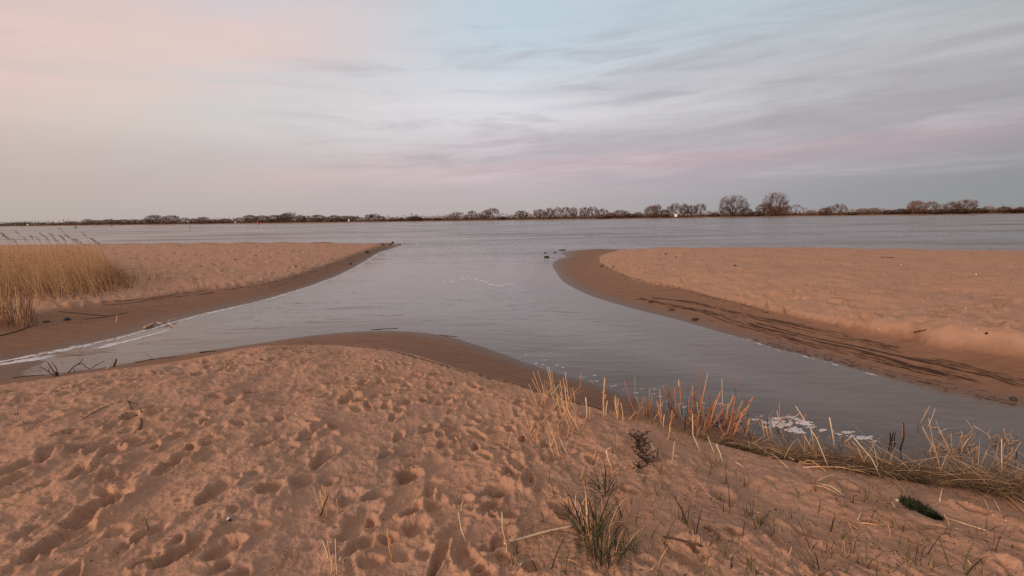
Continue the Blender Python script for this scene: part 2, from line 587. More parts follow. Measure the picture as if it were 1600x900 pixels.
def water_material():
    m, t, b = new_mat("water")
    geo = t.node('ShaderNodeNewGeometry')
    pos = geo.outputs['Position']
    dep = attr(t, 'depth').outputs['Fac']
    chop = attr(t, 'chop').outputs['Fac']
    murk = t.mix(t.smooth(dep, 0.0, 0.34), (0.10, 0.050, 0.026, 1), (0.145, 0.098, 0.080, 1))
    t.put(b.inputs['Base Color'], murk)
    mr = t.node('ShaderNodeMapping')
    t.l.new(pos, mr.inputs[0])
    mr.inputs['Scale'].default_value = (0.012, 0.05, 1.0)
    patch = t.noise(mr.outputs[0], 3.0, 6, 0.7, 0.4)
    t.put(b.inputs['Roughness'], t.m('ADD', 0.05, t.m('MULTIPLY', chop, t.m('MULTIPLY_ADD', t.smooth(patch, 0.36, 0.64), 0.34, 0.08))))
    b.inputs['IOR'].default_value = 1.33
    mp = t.node('ShaderNodeMapping')
    t.l.new(pos, mp.inputs[0])
    mp.inputs['Scale'].default_value = (0.45, 1.0, 1.0)
    mp.inputs['Rotation'].default_value = (0, 0, R(6))
    a1 = t.noise(mp.outputs[0], 6.5, 3, 0.55, 0.2)
    a2 = t.noise(mp.outputs[0], 0.9, 3, 0.5, 0.3)
    a3 = t.noise(mp.outputs[0], 26.0, 2, 0.5)
    calm = t.m('ADD', t.m('MULTIPLY', a1, 0.0065), t.m('MULTIPLY', a3, 0.0007))
    rough = t.m('ADD', t.m('MULTIPLY', a1, 0.03), t.m('MULTIPLY', a2, 0.34))
    hgt = t.m('ADD', calm, t.m('MULTIPLY', rough, chop))
    bump = t.node('ShaderNodeBump')
    t.put(bump.inputs['Height'], hgt)
    bump.inputs['Strength'].default_value = 1.0
    bump.inputs['Distance'].default_value = 1.0
    t.l.new(bump.outputs[0], b.inputs['Normal'])
    return m


def simple(name, c1, c2, scale=20.0, rough=0.85, spec=0.2, translucent=False):
    m, t, b = new_mat(name)
    tcn = t.node('ShaderNodeNewGeometry')
    rnd = t.node('ShaderNodeObjectInfo').outputs['Random']
    n = t.noise(tcn.outputs['Position'], scale, 4, 0.6)
    f = t.m('ADD', t.m('MULTIPLY', n, 0.75), t.m('MULTIPLY', rnd, 0.35))
    t.put(b.inputs['Base Color'], t.mix(t.smooth(f, 0.30, 0.80), (*c1, 1), (*c2, 1)))
    b.inputs['Roughness'].default_value = rough
    b.inputs['Specular IOR Level'].default_value = spec
    return m


M_SAND = sand_material()
M_FAR = far_ground_material()
M_WATER = water_material()
M_TRUNK = simple("bark", (0.060, 0.036, 0.026), (0.10, 0.063, 0.047), 0.6)
M_TWIG = simple("twigs", (0.135, 0.070, 0.045), (0.225, 0.130, 0.092), 0.12)
M_TWIG_R = simple("rusty_twigs", (0.20, 0.085, 0.042), (0.28, 0.13, 0.07), 0.12)
M_TWIG_PALE_HAZE = simple("pale_haze_twigs", (0.24, 0.175, 0.150), (0.34, 0.26, 0.225), 0.12)  # pale twigs; also carries the painted haze of the distant trees
M_SCRUB = simple("scrub", (0.065, 0.034, 0.020), (0.145, 0.075, 0.042), 0.25)
M_STRAW = simple("straw", (0.50, 0.235, 0.095), (0.66, 0.40, 0.205), 30.0, 0.6, 0.3)
M_STRAW_P = simple("pale_straw", (0.58, 0.38, 0.22), (0.74, 0.56, 0.38), 30.0, 0.6, 0.3)
M_STEM_R = simple("russet_stem", (0.30, 0.10, 0.055), (0.50, 0.215, 0.10), 25.0, 0.6, 0.3)
M_REED = simple("reed", (0.20, 0.105, 0.047), (0.41, 0.235, 0.118), 3.0, 0.8)
M_PLUME = simple("plume", (0.22, 0.105, 0.065), (0.36, 0.20, 0.13), 8.0, 0.9)
M_GRASS = simple("grass", (0.028, 0.034, 0.011), (0.078, 0.076, 0.025), 14.0, 0.6, 0.3)
M_GRASS_Y = simple("yellow_grass", (0.16, 0.095, 0.025), (0.28, 0.17, 0.055), 14.0, 0.6, 0.3)
M_DARKG = simple("dark_moss", (0.016, 0.021, 0.008), (0.042, 0.050, 0.018), 30.0, 0.7)
M_DEAD = simple("dead_plant", (0.018, 0.012, 0.010), (0.045, 0.028, 0.020), 40.0, 0.8)
M_DRIFT = simple("driftwood", (0.10, 0.055, 0.033), (0.24, 0.14, 0.085), 22.0, 0.8)
M_DRIFT_D = simple("dark_driftwood", (0.040, 0.022, 0.014), (0.10, 0.055, 0.034), 22.0, 0.8)
M_DRIFT_P = simple("pale_driftwood", (0.50, 0.33, 0.20), (0.68, 0.50, 0.35), 22.0, 0.8)
M_STONE = simple("dark_stone", (0.016, 0.012, 0.010), (0.05, 0.036, 0.030), 25.0, 0.6, 0.4)
M_SHELL = simple("shell", (0.62, 0.55, 0.50), (0.80, 0.74, 0.70), 25.0, 0.5, 0.4)
M_WRACK = simple("wrack", (0.035, 0.020, 0.013), (0.085, 0.048, 0.030), 18.0, 0.8)
M_FOAM = simple("foam", (0.36, 0.32, 0.31), (0.66, 0.62, 0.61), 40.0, 0.6, 0.3)
M_WHITE = simple("white_paint", (0.78, 0.76, 0.72), (0.82, 0.80, 0.77), 5.0, 0.5, 0.4)
M_REDP = simple("red_paint", (0.55, 0.08, 0.06), (0.62, 0.11, 0.09), 5.0, 0.5, 0.4)
M_GREENP = simple("green_paint", (0.02, 0.25, 0.06), (0.03, 0.30, 0.08), 5.0, 0.5, 0.4)
M_STEEL = simple("dull_steel", (0.05, 0.04, 0.035), (0.10, 0.085, 0.08), 5.0, 0.6, 0.4)

# ------------------------------------------------------------------ the ground sheet
DEN = R(56)
th = np.concatenate([np.linspace(-DEN, DEN, 1000), np.linspace(DEN, 2 * math.pi - DEN, 90)[1:-1]])
NTH = len(th)
rr = [0.25, 0.7, 1.1, 1.4]
while rr[-1] < 5000:
    r_ = rr[-1]
    if r_ < 9:
        k = 0.0038 + 0.0006 * max(0, r_ - 3)
    elif r_ < 70:
        k = 0.0085 + 0.0006 * (r_ - 9)
    elif r_ < 250:
        k = 0.15
    elif r_ < 620:
        k = 0.012
    elif r_ < 800:
        k = 0.05
    else:
        k = 0.3
    rr.append(r_ * (1 + k))
rr = np.array(rr)
NR = len(rr)
GR, GT = np.meshgrid(rr, th, indexing='ij')
GX, GY = GR * np.sin(GT), GR * np.cos(GT)
# keep far and behind-camera ground cheap: one evaluation for all
GZ, GW, GO = height(GX.astype(np.float32), GY.astype(np.float32))


def stamp(cx, cy, ang, fn, rad):
    """apply fn(u, v) -> dz to the grid around a point; u along the print, v across"""
    r0 = math.hypot(cx, cy)
    t0 = math.atan2(cx, cy)
    if abs(t0) > DEN - 0.05:
        return
    i0, i1 = np.searchsorted(rr, [r0 - rad, r0 + rad])
    dt = rad / max(r0, 0.3)
    j0, j1 = np.searchsorted(th[:1000], [t0 - dt, t0 + dt])
    if i1 <= i0 or j1 <= j0:
        return
    x, y = GX[i0:i1, j0:j1] - cx, GY[i0:i1, j0:j1] - cy
    ca, sa = math.cos(ang), math.sin(ang)
    u, v = x * ca + y * sa, -x * sa + y * ca
    GZ[i0:i1, j0:j1] += (fn(u, v, x + cx, y + cy) * (1 - GW[i0:i1, j0:j1])).astype(np.float32)


def shoe(L, W, dep, rim, seed):
    def f(u, v, X, Y):
        n = fbm(X * 9.0, Y * 9.0, seed % 97, 4) * 0.55
        wv = W * (1 + 0.25 * np.clip(u / L, -1, 1))
        q = np.sqrt((u / L) ** 2 + (v / wv) ** 2) + n
        pit = -dep * (1 - sstep(q, 0.55, 1.0)) * (0.75 + 0.45 * np.clip(-u / L, -1, 1))
        rm = rim * np.exp(-((q - 1.25) / 0.28) ** 2) * (0.6 + 0.6 * np.clip(u / L + 0.3, 0, 1))
        return pit + rm
    return f


def paw(Rd, dep, seed):
    def f(u, v, X, Y):
        q = np.sqrt(u * u + v * v) / Rd + fbm(X * 14.0, Y * 14.0, seed % 89, 2) * 0.3
        return -dep * (1 - sstep(q, 0.1, 1.0)) + dep * 0.35 * np.exp(-((q - 1.2) / 0.25) ** 2)
    return f


def hz_edge(x, y):
    return float(poly_sd(np.array([x], dtype=np.float32), np.array([y], dtype=np.float32), front_dry_poly)[0])


# big remembered prints of the photograph (px x, px y, length px-ish in m, width, depth)
KEY = [(505, 713, 0.17, 0.065, 0.060), (150, 800, 0.26, 0.075, 0.065), (335, 775, 0.17, 0.060, 0.045), (140, 745, 0.18, 0.07, 0.05), (635, 738, 0.12, 0.08, 0.055),
       (345, 868, 0.10, 0.075, 0.040), (545, 616, 0.16, 0.075, 0.060), (170, 712, 0.14, 0.06, 0.05), (60, 662, 0.20, 0.08, 0.05), (235, 838, 0.12, 0.05, 0.045),
       (270, 730, 0.26, 0.05, 0.035), (90, 850, 0.22, 0.07, 0.06), (680, 783, 0.09, 0.06, 0.035), (780, 760, 0.10, 0.09, 0.035), (480, 680, 0.13, 0.06, 0.045),
       (205, 655, 0.10, 0.07, 0.05), (280, 875, 0.14, 0.06, 0.05), (650, 820, 0.10, 0.07, 0.04), (690, 615, 0.10, 0.06, 0.04), (670, 660, 0.11, 0.06, 0.04),
       (870, 700, 0.09, 0.07, 0.03), (40, 735, 0.2, 0.08, 0.05), (420, 690, 0.12, 0.05, 0.04), (1130, 755, 0.10, 0.07, 0.02), (880, 785, 0.1, 0.08, 0.025), (1080, 865, 0.12, 0.1, 0.025),
       (420, 770, 0.10, 0.08, 0.04), (470, 755, 0.10, 0.07, 0.035), (545, 775, 0.09, 0.08, 0.04), (555, 820, 0.22, 0.08, 0.03)]
for k, (px, py, L, W, dp) in enumerate(KEY):
    x, y = at(px, py, 0.45)
    stamp(x, y, R(80) + rng.normal(0, 0.2), shoe(L, W, dp * 1.25, 0.020, k), L * 2.6)
placed = []
tries = 0
while len(placed) < 680 and tries < 14000:
    tries += 1
    x, y = rng.uniform(-8.5, 4.5), rng.uniform(1.7, 9.5)
    if abs(math.atan2(x, y)) > R(52):
        continue
    dens = 1.0 if x < 0.3 else 0.28
    if perlin(np.array([x * 0.6]), np.array([y * 0.45]), 201)[0] < -0.22:
        continue
    if rng.random() > dens:
        continue
    if any((x - a) ** 2 + (y - b) ** 2 < 0.0130 for a, b in placed):
        continue
    placed.append((x, y))
    L = rng.uniform(0.055, 0.135)
    dp = rng.uniform(0.022, 0.065) * (1 if x < 0.3 else 0.6)
    ang = R(84) + rng.normal(0, 0.40) + (math.pi if rng.random() < 0.5 else 0)
    if hz_edge(x, y) < 0.45:
        continue
    stamp(x, y, ang, shoe(L, rng.uniform(0.030, 0.060), dp * 0.9, rng.uniform(0.006, 0.022), int(tries)), L * 2.6)
for k in range(1100):
    x, y = rng.uniform(-8.5, 4.5), rng.uniform(1.7, 9.0)
    if x > 0.3 and rng.random() > 0.35:
        continue
    stamp(x, y, 0, paw(rng.uniform(0.022, 0.06), rng.uniform(0.008, 0.028), k), 0.13)
for k in range(1000):          # the other sandbanks are trodden too
    if k % 2:
        px, py = rng.uniform(960, 1600), rng.uniform(395, 545)
    else:
        px, py = rng.uniform(60, 560), rng.uniform(385, 470)
    x, y = at(px, py, 0.45)
    stamp(x, y, rng.uniform(0, 6.28), shoe(rng.uniform(0.10, 0.24), rng.uniform(0.05, 0.13), rng.uniform(0.025, 0.075), 0.022, k), 0.55)
# crumbs of sand, finer than the prints
dry = (1 - GW) * (GO == 0) * (GR < 12)
GZ += (dry * (fbm((GX * 10).astype(np.float32), (GY * 10).astype(np.float32), 61, 4, 0.75) * 0.0185)).astype(np.float32)
# small bank that has broken away at the edge of the right-hand spit
for px, py, L, W, dp in [(1432, 531, 0.55, 0.12, 0.05), (1590, 548, 0.5, 0.14, 0.06)]:
    x, y = at(px, py, 0.3)
    stamp(x, y, R(-20), lambda u, v, X, Y, L=L, W=W, dp=dp: -dp * np.exp(-(u / L) ** 2 - (v / W) ** 2) + dp * 0.9 * np.exp(-(u / L) ** 2 - ((v - 0.35) / (1.6 * W)) ** 2), 1.4)

VI = np.arange(NR * NTH).reshape(NR, NTH)
nx = np.roll(VI, -1, axis=1)
FQ = np.stack([VI[:-1], nx[:-1], nx[1:], VI[1:]], -1).reshape(-1, 4)[:, ::-1]
CO = np.stack([GX, GY, GZ], -1).reshape(-1, 3)
OWN = GO.reshape(-1)
WET = GW.reshape(-1)
face_own = OWN[FQ[:, 0]]


def ground_part(name, k, mat):
    f = FQ[face_own == k]
    used, inv = np.unique(f, return_inverse=True)
    me = np_mesh(name, CO[used], inv.reshape(f.shape), mat)
    a = me.attributes.new('wet', 'FLOAT', 'POINT')
    a.data.foreach_set('value', WET[used].astype(np.float32))
    o = link(name, me)
    tag(o, kind='structure')
    return o


near_beach = ground_part('sand_beach', 0, M_SAND)
cap = MB()
cap.v = [Vector((0, 0, float(GZ[0].mean())))] + [Vector(p) for p in CO[:NTH]]
cap.f = [(0, 1 + (j + 1) % NTH, 1 + j) for j in range(NTH)]
left_spit = ground_part('sand_spit', 1, M_SAND)
right_spit = ground_part('sand_spit', 2, M_SAND)
far_bank = ground_part('far_bank', 3, M_FAR)
BVH = BVHTree.FromPolygons([tuple(p) for p in CO[: np.searchsorted(rr, 75) * NTH]], [tuple(f) for f in FQ[: (np.searchsorted(rr, 75) - 1) * NTH].tolist()])


def ground(px, py):
    """the point of the ground seen at a pixel, or of the water if that comes first"""
    d = ray(px, py).normalized()
    hit, _n, _i, _d = BVH.ray_cast(EYEV, d)
    if hit is None or hit.z < 0:
        x, y = at(px, py, 0.0)
        return Vector((x, y, 0.0))
    return hit


def drop(x, y):
    hit, _n, _i, _d = BVH.ray_cast(Vector((x, y, 5)), Vector((0, 0, -1)))
    return hit.z if hit is not None else 0.0


# ------------------------------------------------------------------ water
wr = [2.2]
while wr[-1] < 6000:
    r_ = wr[-1]
    wr.append(r_ * (1 + (0.006 if r_ < 12 else 0.010 if r_ < 60 else 0.025 if r_ < 650 else 0.3)))
wr = np.array(wr)
wth = np.concatenate([np.linspace(-DEN, DEN, 620), np.linspace(DEN, 2 * math.pi - DEN, 40)[1:-1]])
WR, WT = np.meshgrid(wr, wth, indexing='ij')
WX, WY = (WR * np.sin(WT)).astype(np.float32), (WR * np.cos(WT)).astype(np.float32)
WZg, _, _ = height(WX, WY, False)
chop = sstep(WY + 0.35 * WX, 17, 48)
chop = np.clip(chop * (0.75 + 0.5 * fbm(WX * 0.03, WY * 0.05, 77, 3)) + 0.05 * sstep(fbm(WX * 0.25, WY * 0.6, 79, 3), 0.0, 0.5), 0, 1)
wamp = np.where(WR < 80, 1.0, 0.0)
WZ = wamp * (0.004 * fbm(WX * 1.2, WY * 2.8, 71, 3) + chop * 0.085 * fbm(WX * 0.4, WY * 1.0, 73, 3)) * sstep(-WZg, 0.0, 0.15)
WZ += wamp * 0.017 * np.exp(-((fbm(WX * 0.28, WY * 1.1, 81, 3) - 0.12) / 0.05) ** 2) * sstep(-WZg, 0.02, 0.2) * sstep(WR, 8, 14)
VI2 = np.arange(WX.size).reshape(WX.shape)
nx2 = np.roll(VI2, -1, axis=1)
FW = np.stack([VI2[:-1], nx2[:-1], nx2[1:], VI2[1:]], -1).reshape(-1, 4)[:, ::-1]
keep = (WZg.reshape(-1)[FW].min(axis=1) < 0.06)
FW = FW[keep]
used, inv = np.unique(FW, return_inverse=True)
wco = np.stack([WX, WY, WZ], -1).reshape(-1, 3)[used]
me = np_mesh('water', wco, inv.reshape(FW.shape), M_WATER)
a = me.attributes.new('depth', 'FLOAT', 'POINT')
a.data.foreach_set('value', np.clip(-WZg.reshape(-1)[used], 0, 5).astype(np.float32))
a = me.attributes.new('chop', 'FLOAT', 'POINT')
a.data.foreach_set('value', chop.reshape(-1)[used].astype(np.float32))
water = tag(link('water', me), kind='structure')
# ------------------------------------------------------------------ where a small thing lies, in words
LAND = {'the largest grass tuft': (932, 840), 'the lower dark tuft': (945, 880), 'the bright straw stick': (842, 838), 'the moss clump': (1438, 800), 'the black plant': (1000, 712),
        'the long dark twig': (1067, 848), 'the dark star-like sprig': (1408, 828), 'the green and red sprig': (1318, 868), 'the grey hollow': (1244, 815), 'the twin upright blades': (1415, 878),
        'the seedling-like sprout': (1266, 850), 'the yellow-green hollow tuft': (1122, 780), 'the slanting brown twig': (1113, 834), 'the lower-edge blades': (1180, 895),
        'the tuft over the moss': (1362, 786), 'the golden straw tuft': (855, 690), 'the straw pile': (1310, 737), 'the bent golden reeds': (1480, 720), 'the starburst reed': (1567, 745), 'the corner blades': (1600, 885),
        'the splayed russet clump': (1140, 690), 'the flattened dark blades': (945, 768)}
LAND_SPIT = {'the wider straw tuft': (230, 437), 'the small straw tuft': (264, 436), 'the reed bed corner': (178, 398), 'the crest stem tuft': (415, 415), 'the flat straw scrap': (305, 449), 'the middle of the spit brow': (330, 383), 'the outer end of the spit brow': (470, 384)}


def where(px, py, land=LAND):
    q = min(land, key=lambda k: math.hypot(px - land[k][0], (py - land[k][1]) * 1.6))
    ax, ay = px - land[q][0], py - land[q][1]
    d_ = math.hypot(ax, ay * 1.6)
    far = 'just' if d_ < 22 else 'some way' if d_ < 50 else 'far'
    rel = ('above' if ay < 0 else 'below') if abs(ay) * 1.6 > abs(ax) else ('outward of' if ax > 0 else 'inward of')
    return '%s %s %s' % (far, rel, q)


ORD = 'first second third fourth fifth sixth seventh eighth ninth tenth eleventh twelfth thirteenth fourteenth fifteenth sixteenth seventeenth eighteenth nineteenth twentieth twenty-first twenty-second twenty-third'.split()
CNT = {1: 'single-bladed', 2: 'two-bladed', 3: 'three-bladed', 4: 'four-bladed', 5: 'five-bladed'}

# ------------------------------------------------------------------ bare trees and bushes of the far bank
def gen_tree(seed, H, W, clear, nl, n2, n3, n4, spread, tw, fork=0.0, ragged=0.25, up=0.15, inner=0.4, shell=(0, 0.6, 0.0, 0.3)):
    """returns (wood MB, crown arrays): limbs that run to an ellipsoidal crown, then branches, then twigs"""
    rd = random.Random(seed)
    cz = H * (clear + (1 - clear) * 0.48)
    zl = H * max(clear * 0.6, 0.0) - 0.1
    ph = [rd.uniform(0, 6.28) for _ in range(4)]

    def inside(p):
        a = math.atan2(p.y, p.x)
        wv = 1 + ragged * (0.5 * math.sin(3 * a + ph[0] + p.z * 0.4) + 0.5 * math.sin(5 * a + ph[1] - p.z * 0.7) * 0.7 + 0.35 * math.sin(p.x * 1.3 + ph[2]))
        h = (H - cz) if p.z > cz else (cz - zl)
        return (p.x / (W / 2)) ** 2 + (p.y / (W / 2)) ** 2 + ((p.z - cz) / h) ** 2 < wv

    def reach(p, d, mx):
        L = 0.0
        while L < mx and inside(p + d * (L + 0.3)):
            L += 0.3
        return max(L, 0.4)
    wood, cr = MB(), MB()
    tb, tv, tww = [], [], []
    f0 = Vector((0, 0, max(fork * H, 0.3)))
    rt = 0.020 * H
    wood.tube([(0, 0, -0.3), (rd.uniform(-.05, .05) * H * .1, 0, f0.z * 0.5), tuple(f0)], [rt * 1.5, rt * 1.05, rt * 0.95], 6)

    def runit():
        while True:
            v = Vector((rd.uniform(-1, 1), rd.uniform(-1, 1), rd.uniform(-1, 1)))
            if 0.1 < v.length < 1:
                return v.normalized()
    for i in range(nl):
        a = i * 2.39996 + rd.uniform(-0.3, 0.3)
        pol = R(spread) * math.sqrt((i + 0.5) / nl) + rd.uniform(-0.06, 0.06)
        d = Vector((math.sin(pol) * math.cos(a), math.sin(pol) * math.sin(a), math.cos(pol))).normalized()
        p0 = f0 + Vector((0, 0, rd.uniform(-0.25, 0.15) * f0.z))
        L = reach(p0, d, 3 * H) * rd.uniform(0.82, 1.0)
        bend = Vector((0, 0, 1)) * L * up * rd.uniform(0.2, 1) + runit() * L * 0.06
        pt = lambda t, p0=p0, d=d, L=L, bend=bend: p0 + d * (L * t) + bend * (t * t) - d.normalized() * (bend.dot(d) * t * t)
        wood.tube([pt(t) for t in (0, .3, .6, 1)], [rt * 0.62, rt * 0.42, rt * 0.26, rt * 0.08], 4, False)
        for j in range(n2):
            t = rd.uniform(inner, 1.0)
            q = pt(t)
            d2 = (d * 0.75 + runit() * 0.8 + Vector((0, 0, up))).normalized()
            L2 = min(reach(q, d2, 0.32 * H) * rd.uniform(0.6, 1.0), 0.30 * H)
            e2 = q + d2 * L2 + Vector((0, 0, 0.08 * L2))
            wood.tube([q, (q + e2) / 2 + runit() * 0.05 * L2, e2], [rt * 0.17, rt * 0.12, rt * 0.05], 3, False)
            for k in range(n3):
                t3 = rd.uniform(0.25, 1.0)
                q3 = q.lerp(e2, t3)
                d3 = (d2 * 0.7 + runit() * 0.85 + Vector((0, 0, up * 0.8))).normalized()
                L3 = 0.085 * H * rd.uniform(0.5, 1.1)
                e3 = q3 + d3 * L3
                if not inside(e3):
                    L3 *= 0.35
                    e3 = q3 + d3 * L3
                tb.append(q3[:]); tv.append((d3 * L3)[:]); tww.append(tw * 1.5)
                for m_ in range(n4):
                    q4 = q3.lerp(e3, rd.uniform(0.2, 1.0))
                    d4 = (d3 * 0.8 + runit() * 0.8 + Vector((0, 0, 0.15))).normalized()
                    if not inside(q4 + d4 * 0.03 * H):
                        continue
                    tb.append(q4[:]); tv.append((d4 * 0.055 * H * rd.uniform(0.5, 1.2))[:]); tww.append(tw)
    for i in range(shell[0]):
        u_ = runit()
        if u_.z < shell[2]:
            continue
        rr3 = shell[1] + (1 - shell[1]) * rd.random() ** 0.6
        hh_ = (H - cz) if u_.z > 0 else (cz - zl)
        p_ = Vector((u_.x * W / 2, u_.y * W / 2, u_.z * hh_)) * rr3 + Vector((0, 0, cz))
        if not inside(p_) or math.sin(p_.x * 1.5 + ph[0]) * math.sin(p_.y * 1.4 + ph[1]) * math.sin(p_.z * 1.6 + ph[3]) > shell[3]:
            continue
        d_ = (u_ * 0.7 + runit() * 0.7 + Vector((0, 0, 0.25))).normalized()
        tb.append(p_[:]); tv.append((d_ * 0.055 * H * rd.uniform(0.5, 1.1))[:]); tww.append(tw)
    co, fc = ribbons(np.array(tb), np.array(tv), np.array(tww), 1, tip=0.35)
    return wood, co, fc


PROTO = {}


def proto(kind, variant, mat):
    key = (kind, variant, mat.name)
    if key in PROTO:
        return PROTO[key]
    sd = 100 * hash_kind[kind] + variant
    H, W = 12.0, 13.0
    if kind == 'round':
        g = gen_tree(sd, H, W, 0.16, 13, 10, 9, 6, 76, 0.092, 0.16, 0.14, 0.12, 0.45, (3500, 0.5, -0.3, 0.25))
    elif kind == 'fan':
        g = gen_tree(sd, H, W, 0.10, 22, 11, 9, 6, 70, 0.040, 0.08, 0.12, 0.04, 0.50, (3000, 0.72, 0.05, 0.15))
    elif kind == 'bushy':
        g = gen_tree(sd, H, W, 0.0, 14, 8, 7, 5, 86, 0.125, 0.0, 0.12, 0.10, 0.3, (9000, 0.45, -0.7, 0.45))
    elif kind == 'ragged':
        g = gen_tree(sd, H, W, 0.05, 9, 6, 5, 4, 66, 0.12, 0.18, 0.7, 0.1)
    elif kind == 'open':
        g = gen_tree(sd, H, W, 0.25, 10, 9, 9, 6, 70, 0.082, 0.26, 0.18, 0.12, 0.5, (2600, 0.6, -0.1, 0.12))
    else:   # slender
        g = gen_tree(sd, H, W, 0.35, 6, 7, 6, 4, 46, 0.09, 0.40, 0.3, 0.15, 0.5)
    wood, co, fc = g
    w_me = wood.mesh(kind + '_wood', M_TRUNK)
    c_me = np_mesh(kind + '_twigs', co, fc, mat, False)
    allz = np.concatenate([co, np.array([tuple(v) for v in wood.v])])
    H = float(np.percentile(allz[:, 2], 99.6))
    W = float(np.percentile(np.abs(allz[:, :2]), 98.5)) * 2
    PROTO[key] = (w_me, c_me, H, W)
    return PROTO[key]


hash_kind = {'round': 1, 'fan': 2, 'bushy': 3, 'ragged': 4, 'open': 5, 'slender': 6}


def plant_tree(px, ytop, wpx, kind, label, variant=0, mat=None, off=14.0, name=None, cat='tree', group=None):
    mat = mat or M_TWIG
    x0, d0 = far_pt(px)
    D = d0 + off
    ysh = np.interp(px, [p for p, _ in FAR_PX], [q for _, q in FAR_PX])
    p = at_depth(px, float(ysh), D)
    z0 = hz(p.x, D)
    top = at_depth(px, ytop, D).z
    Hm = max(top - z0, 1.2)
    Wm = wpx / FPX * D
    w_me, c_me, H0, W0 = proto(kind, variant, mat)
    o = empty(name or ('bare_tree' if kind != 'bushy' else 'bare_bush'), (p.x, D, z0), random.uniform(0, 6.28))
    o.scale = (Wm / W0, Wm / W0, Hm / H0)
    tag(o, label, cat, group or 'bare trees and bushes on the far river bank')
    link('trunk', w_me, o)
    link('crown', c_me, o)
    return o


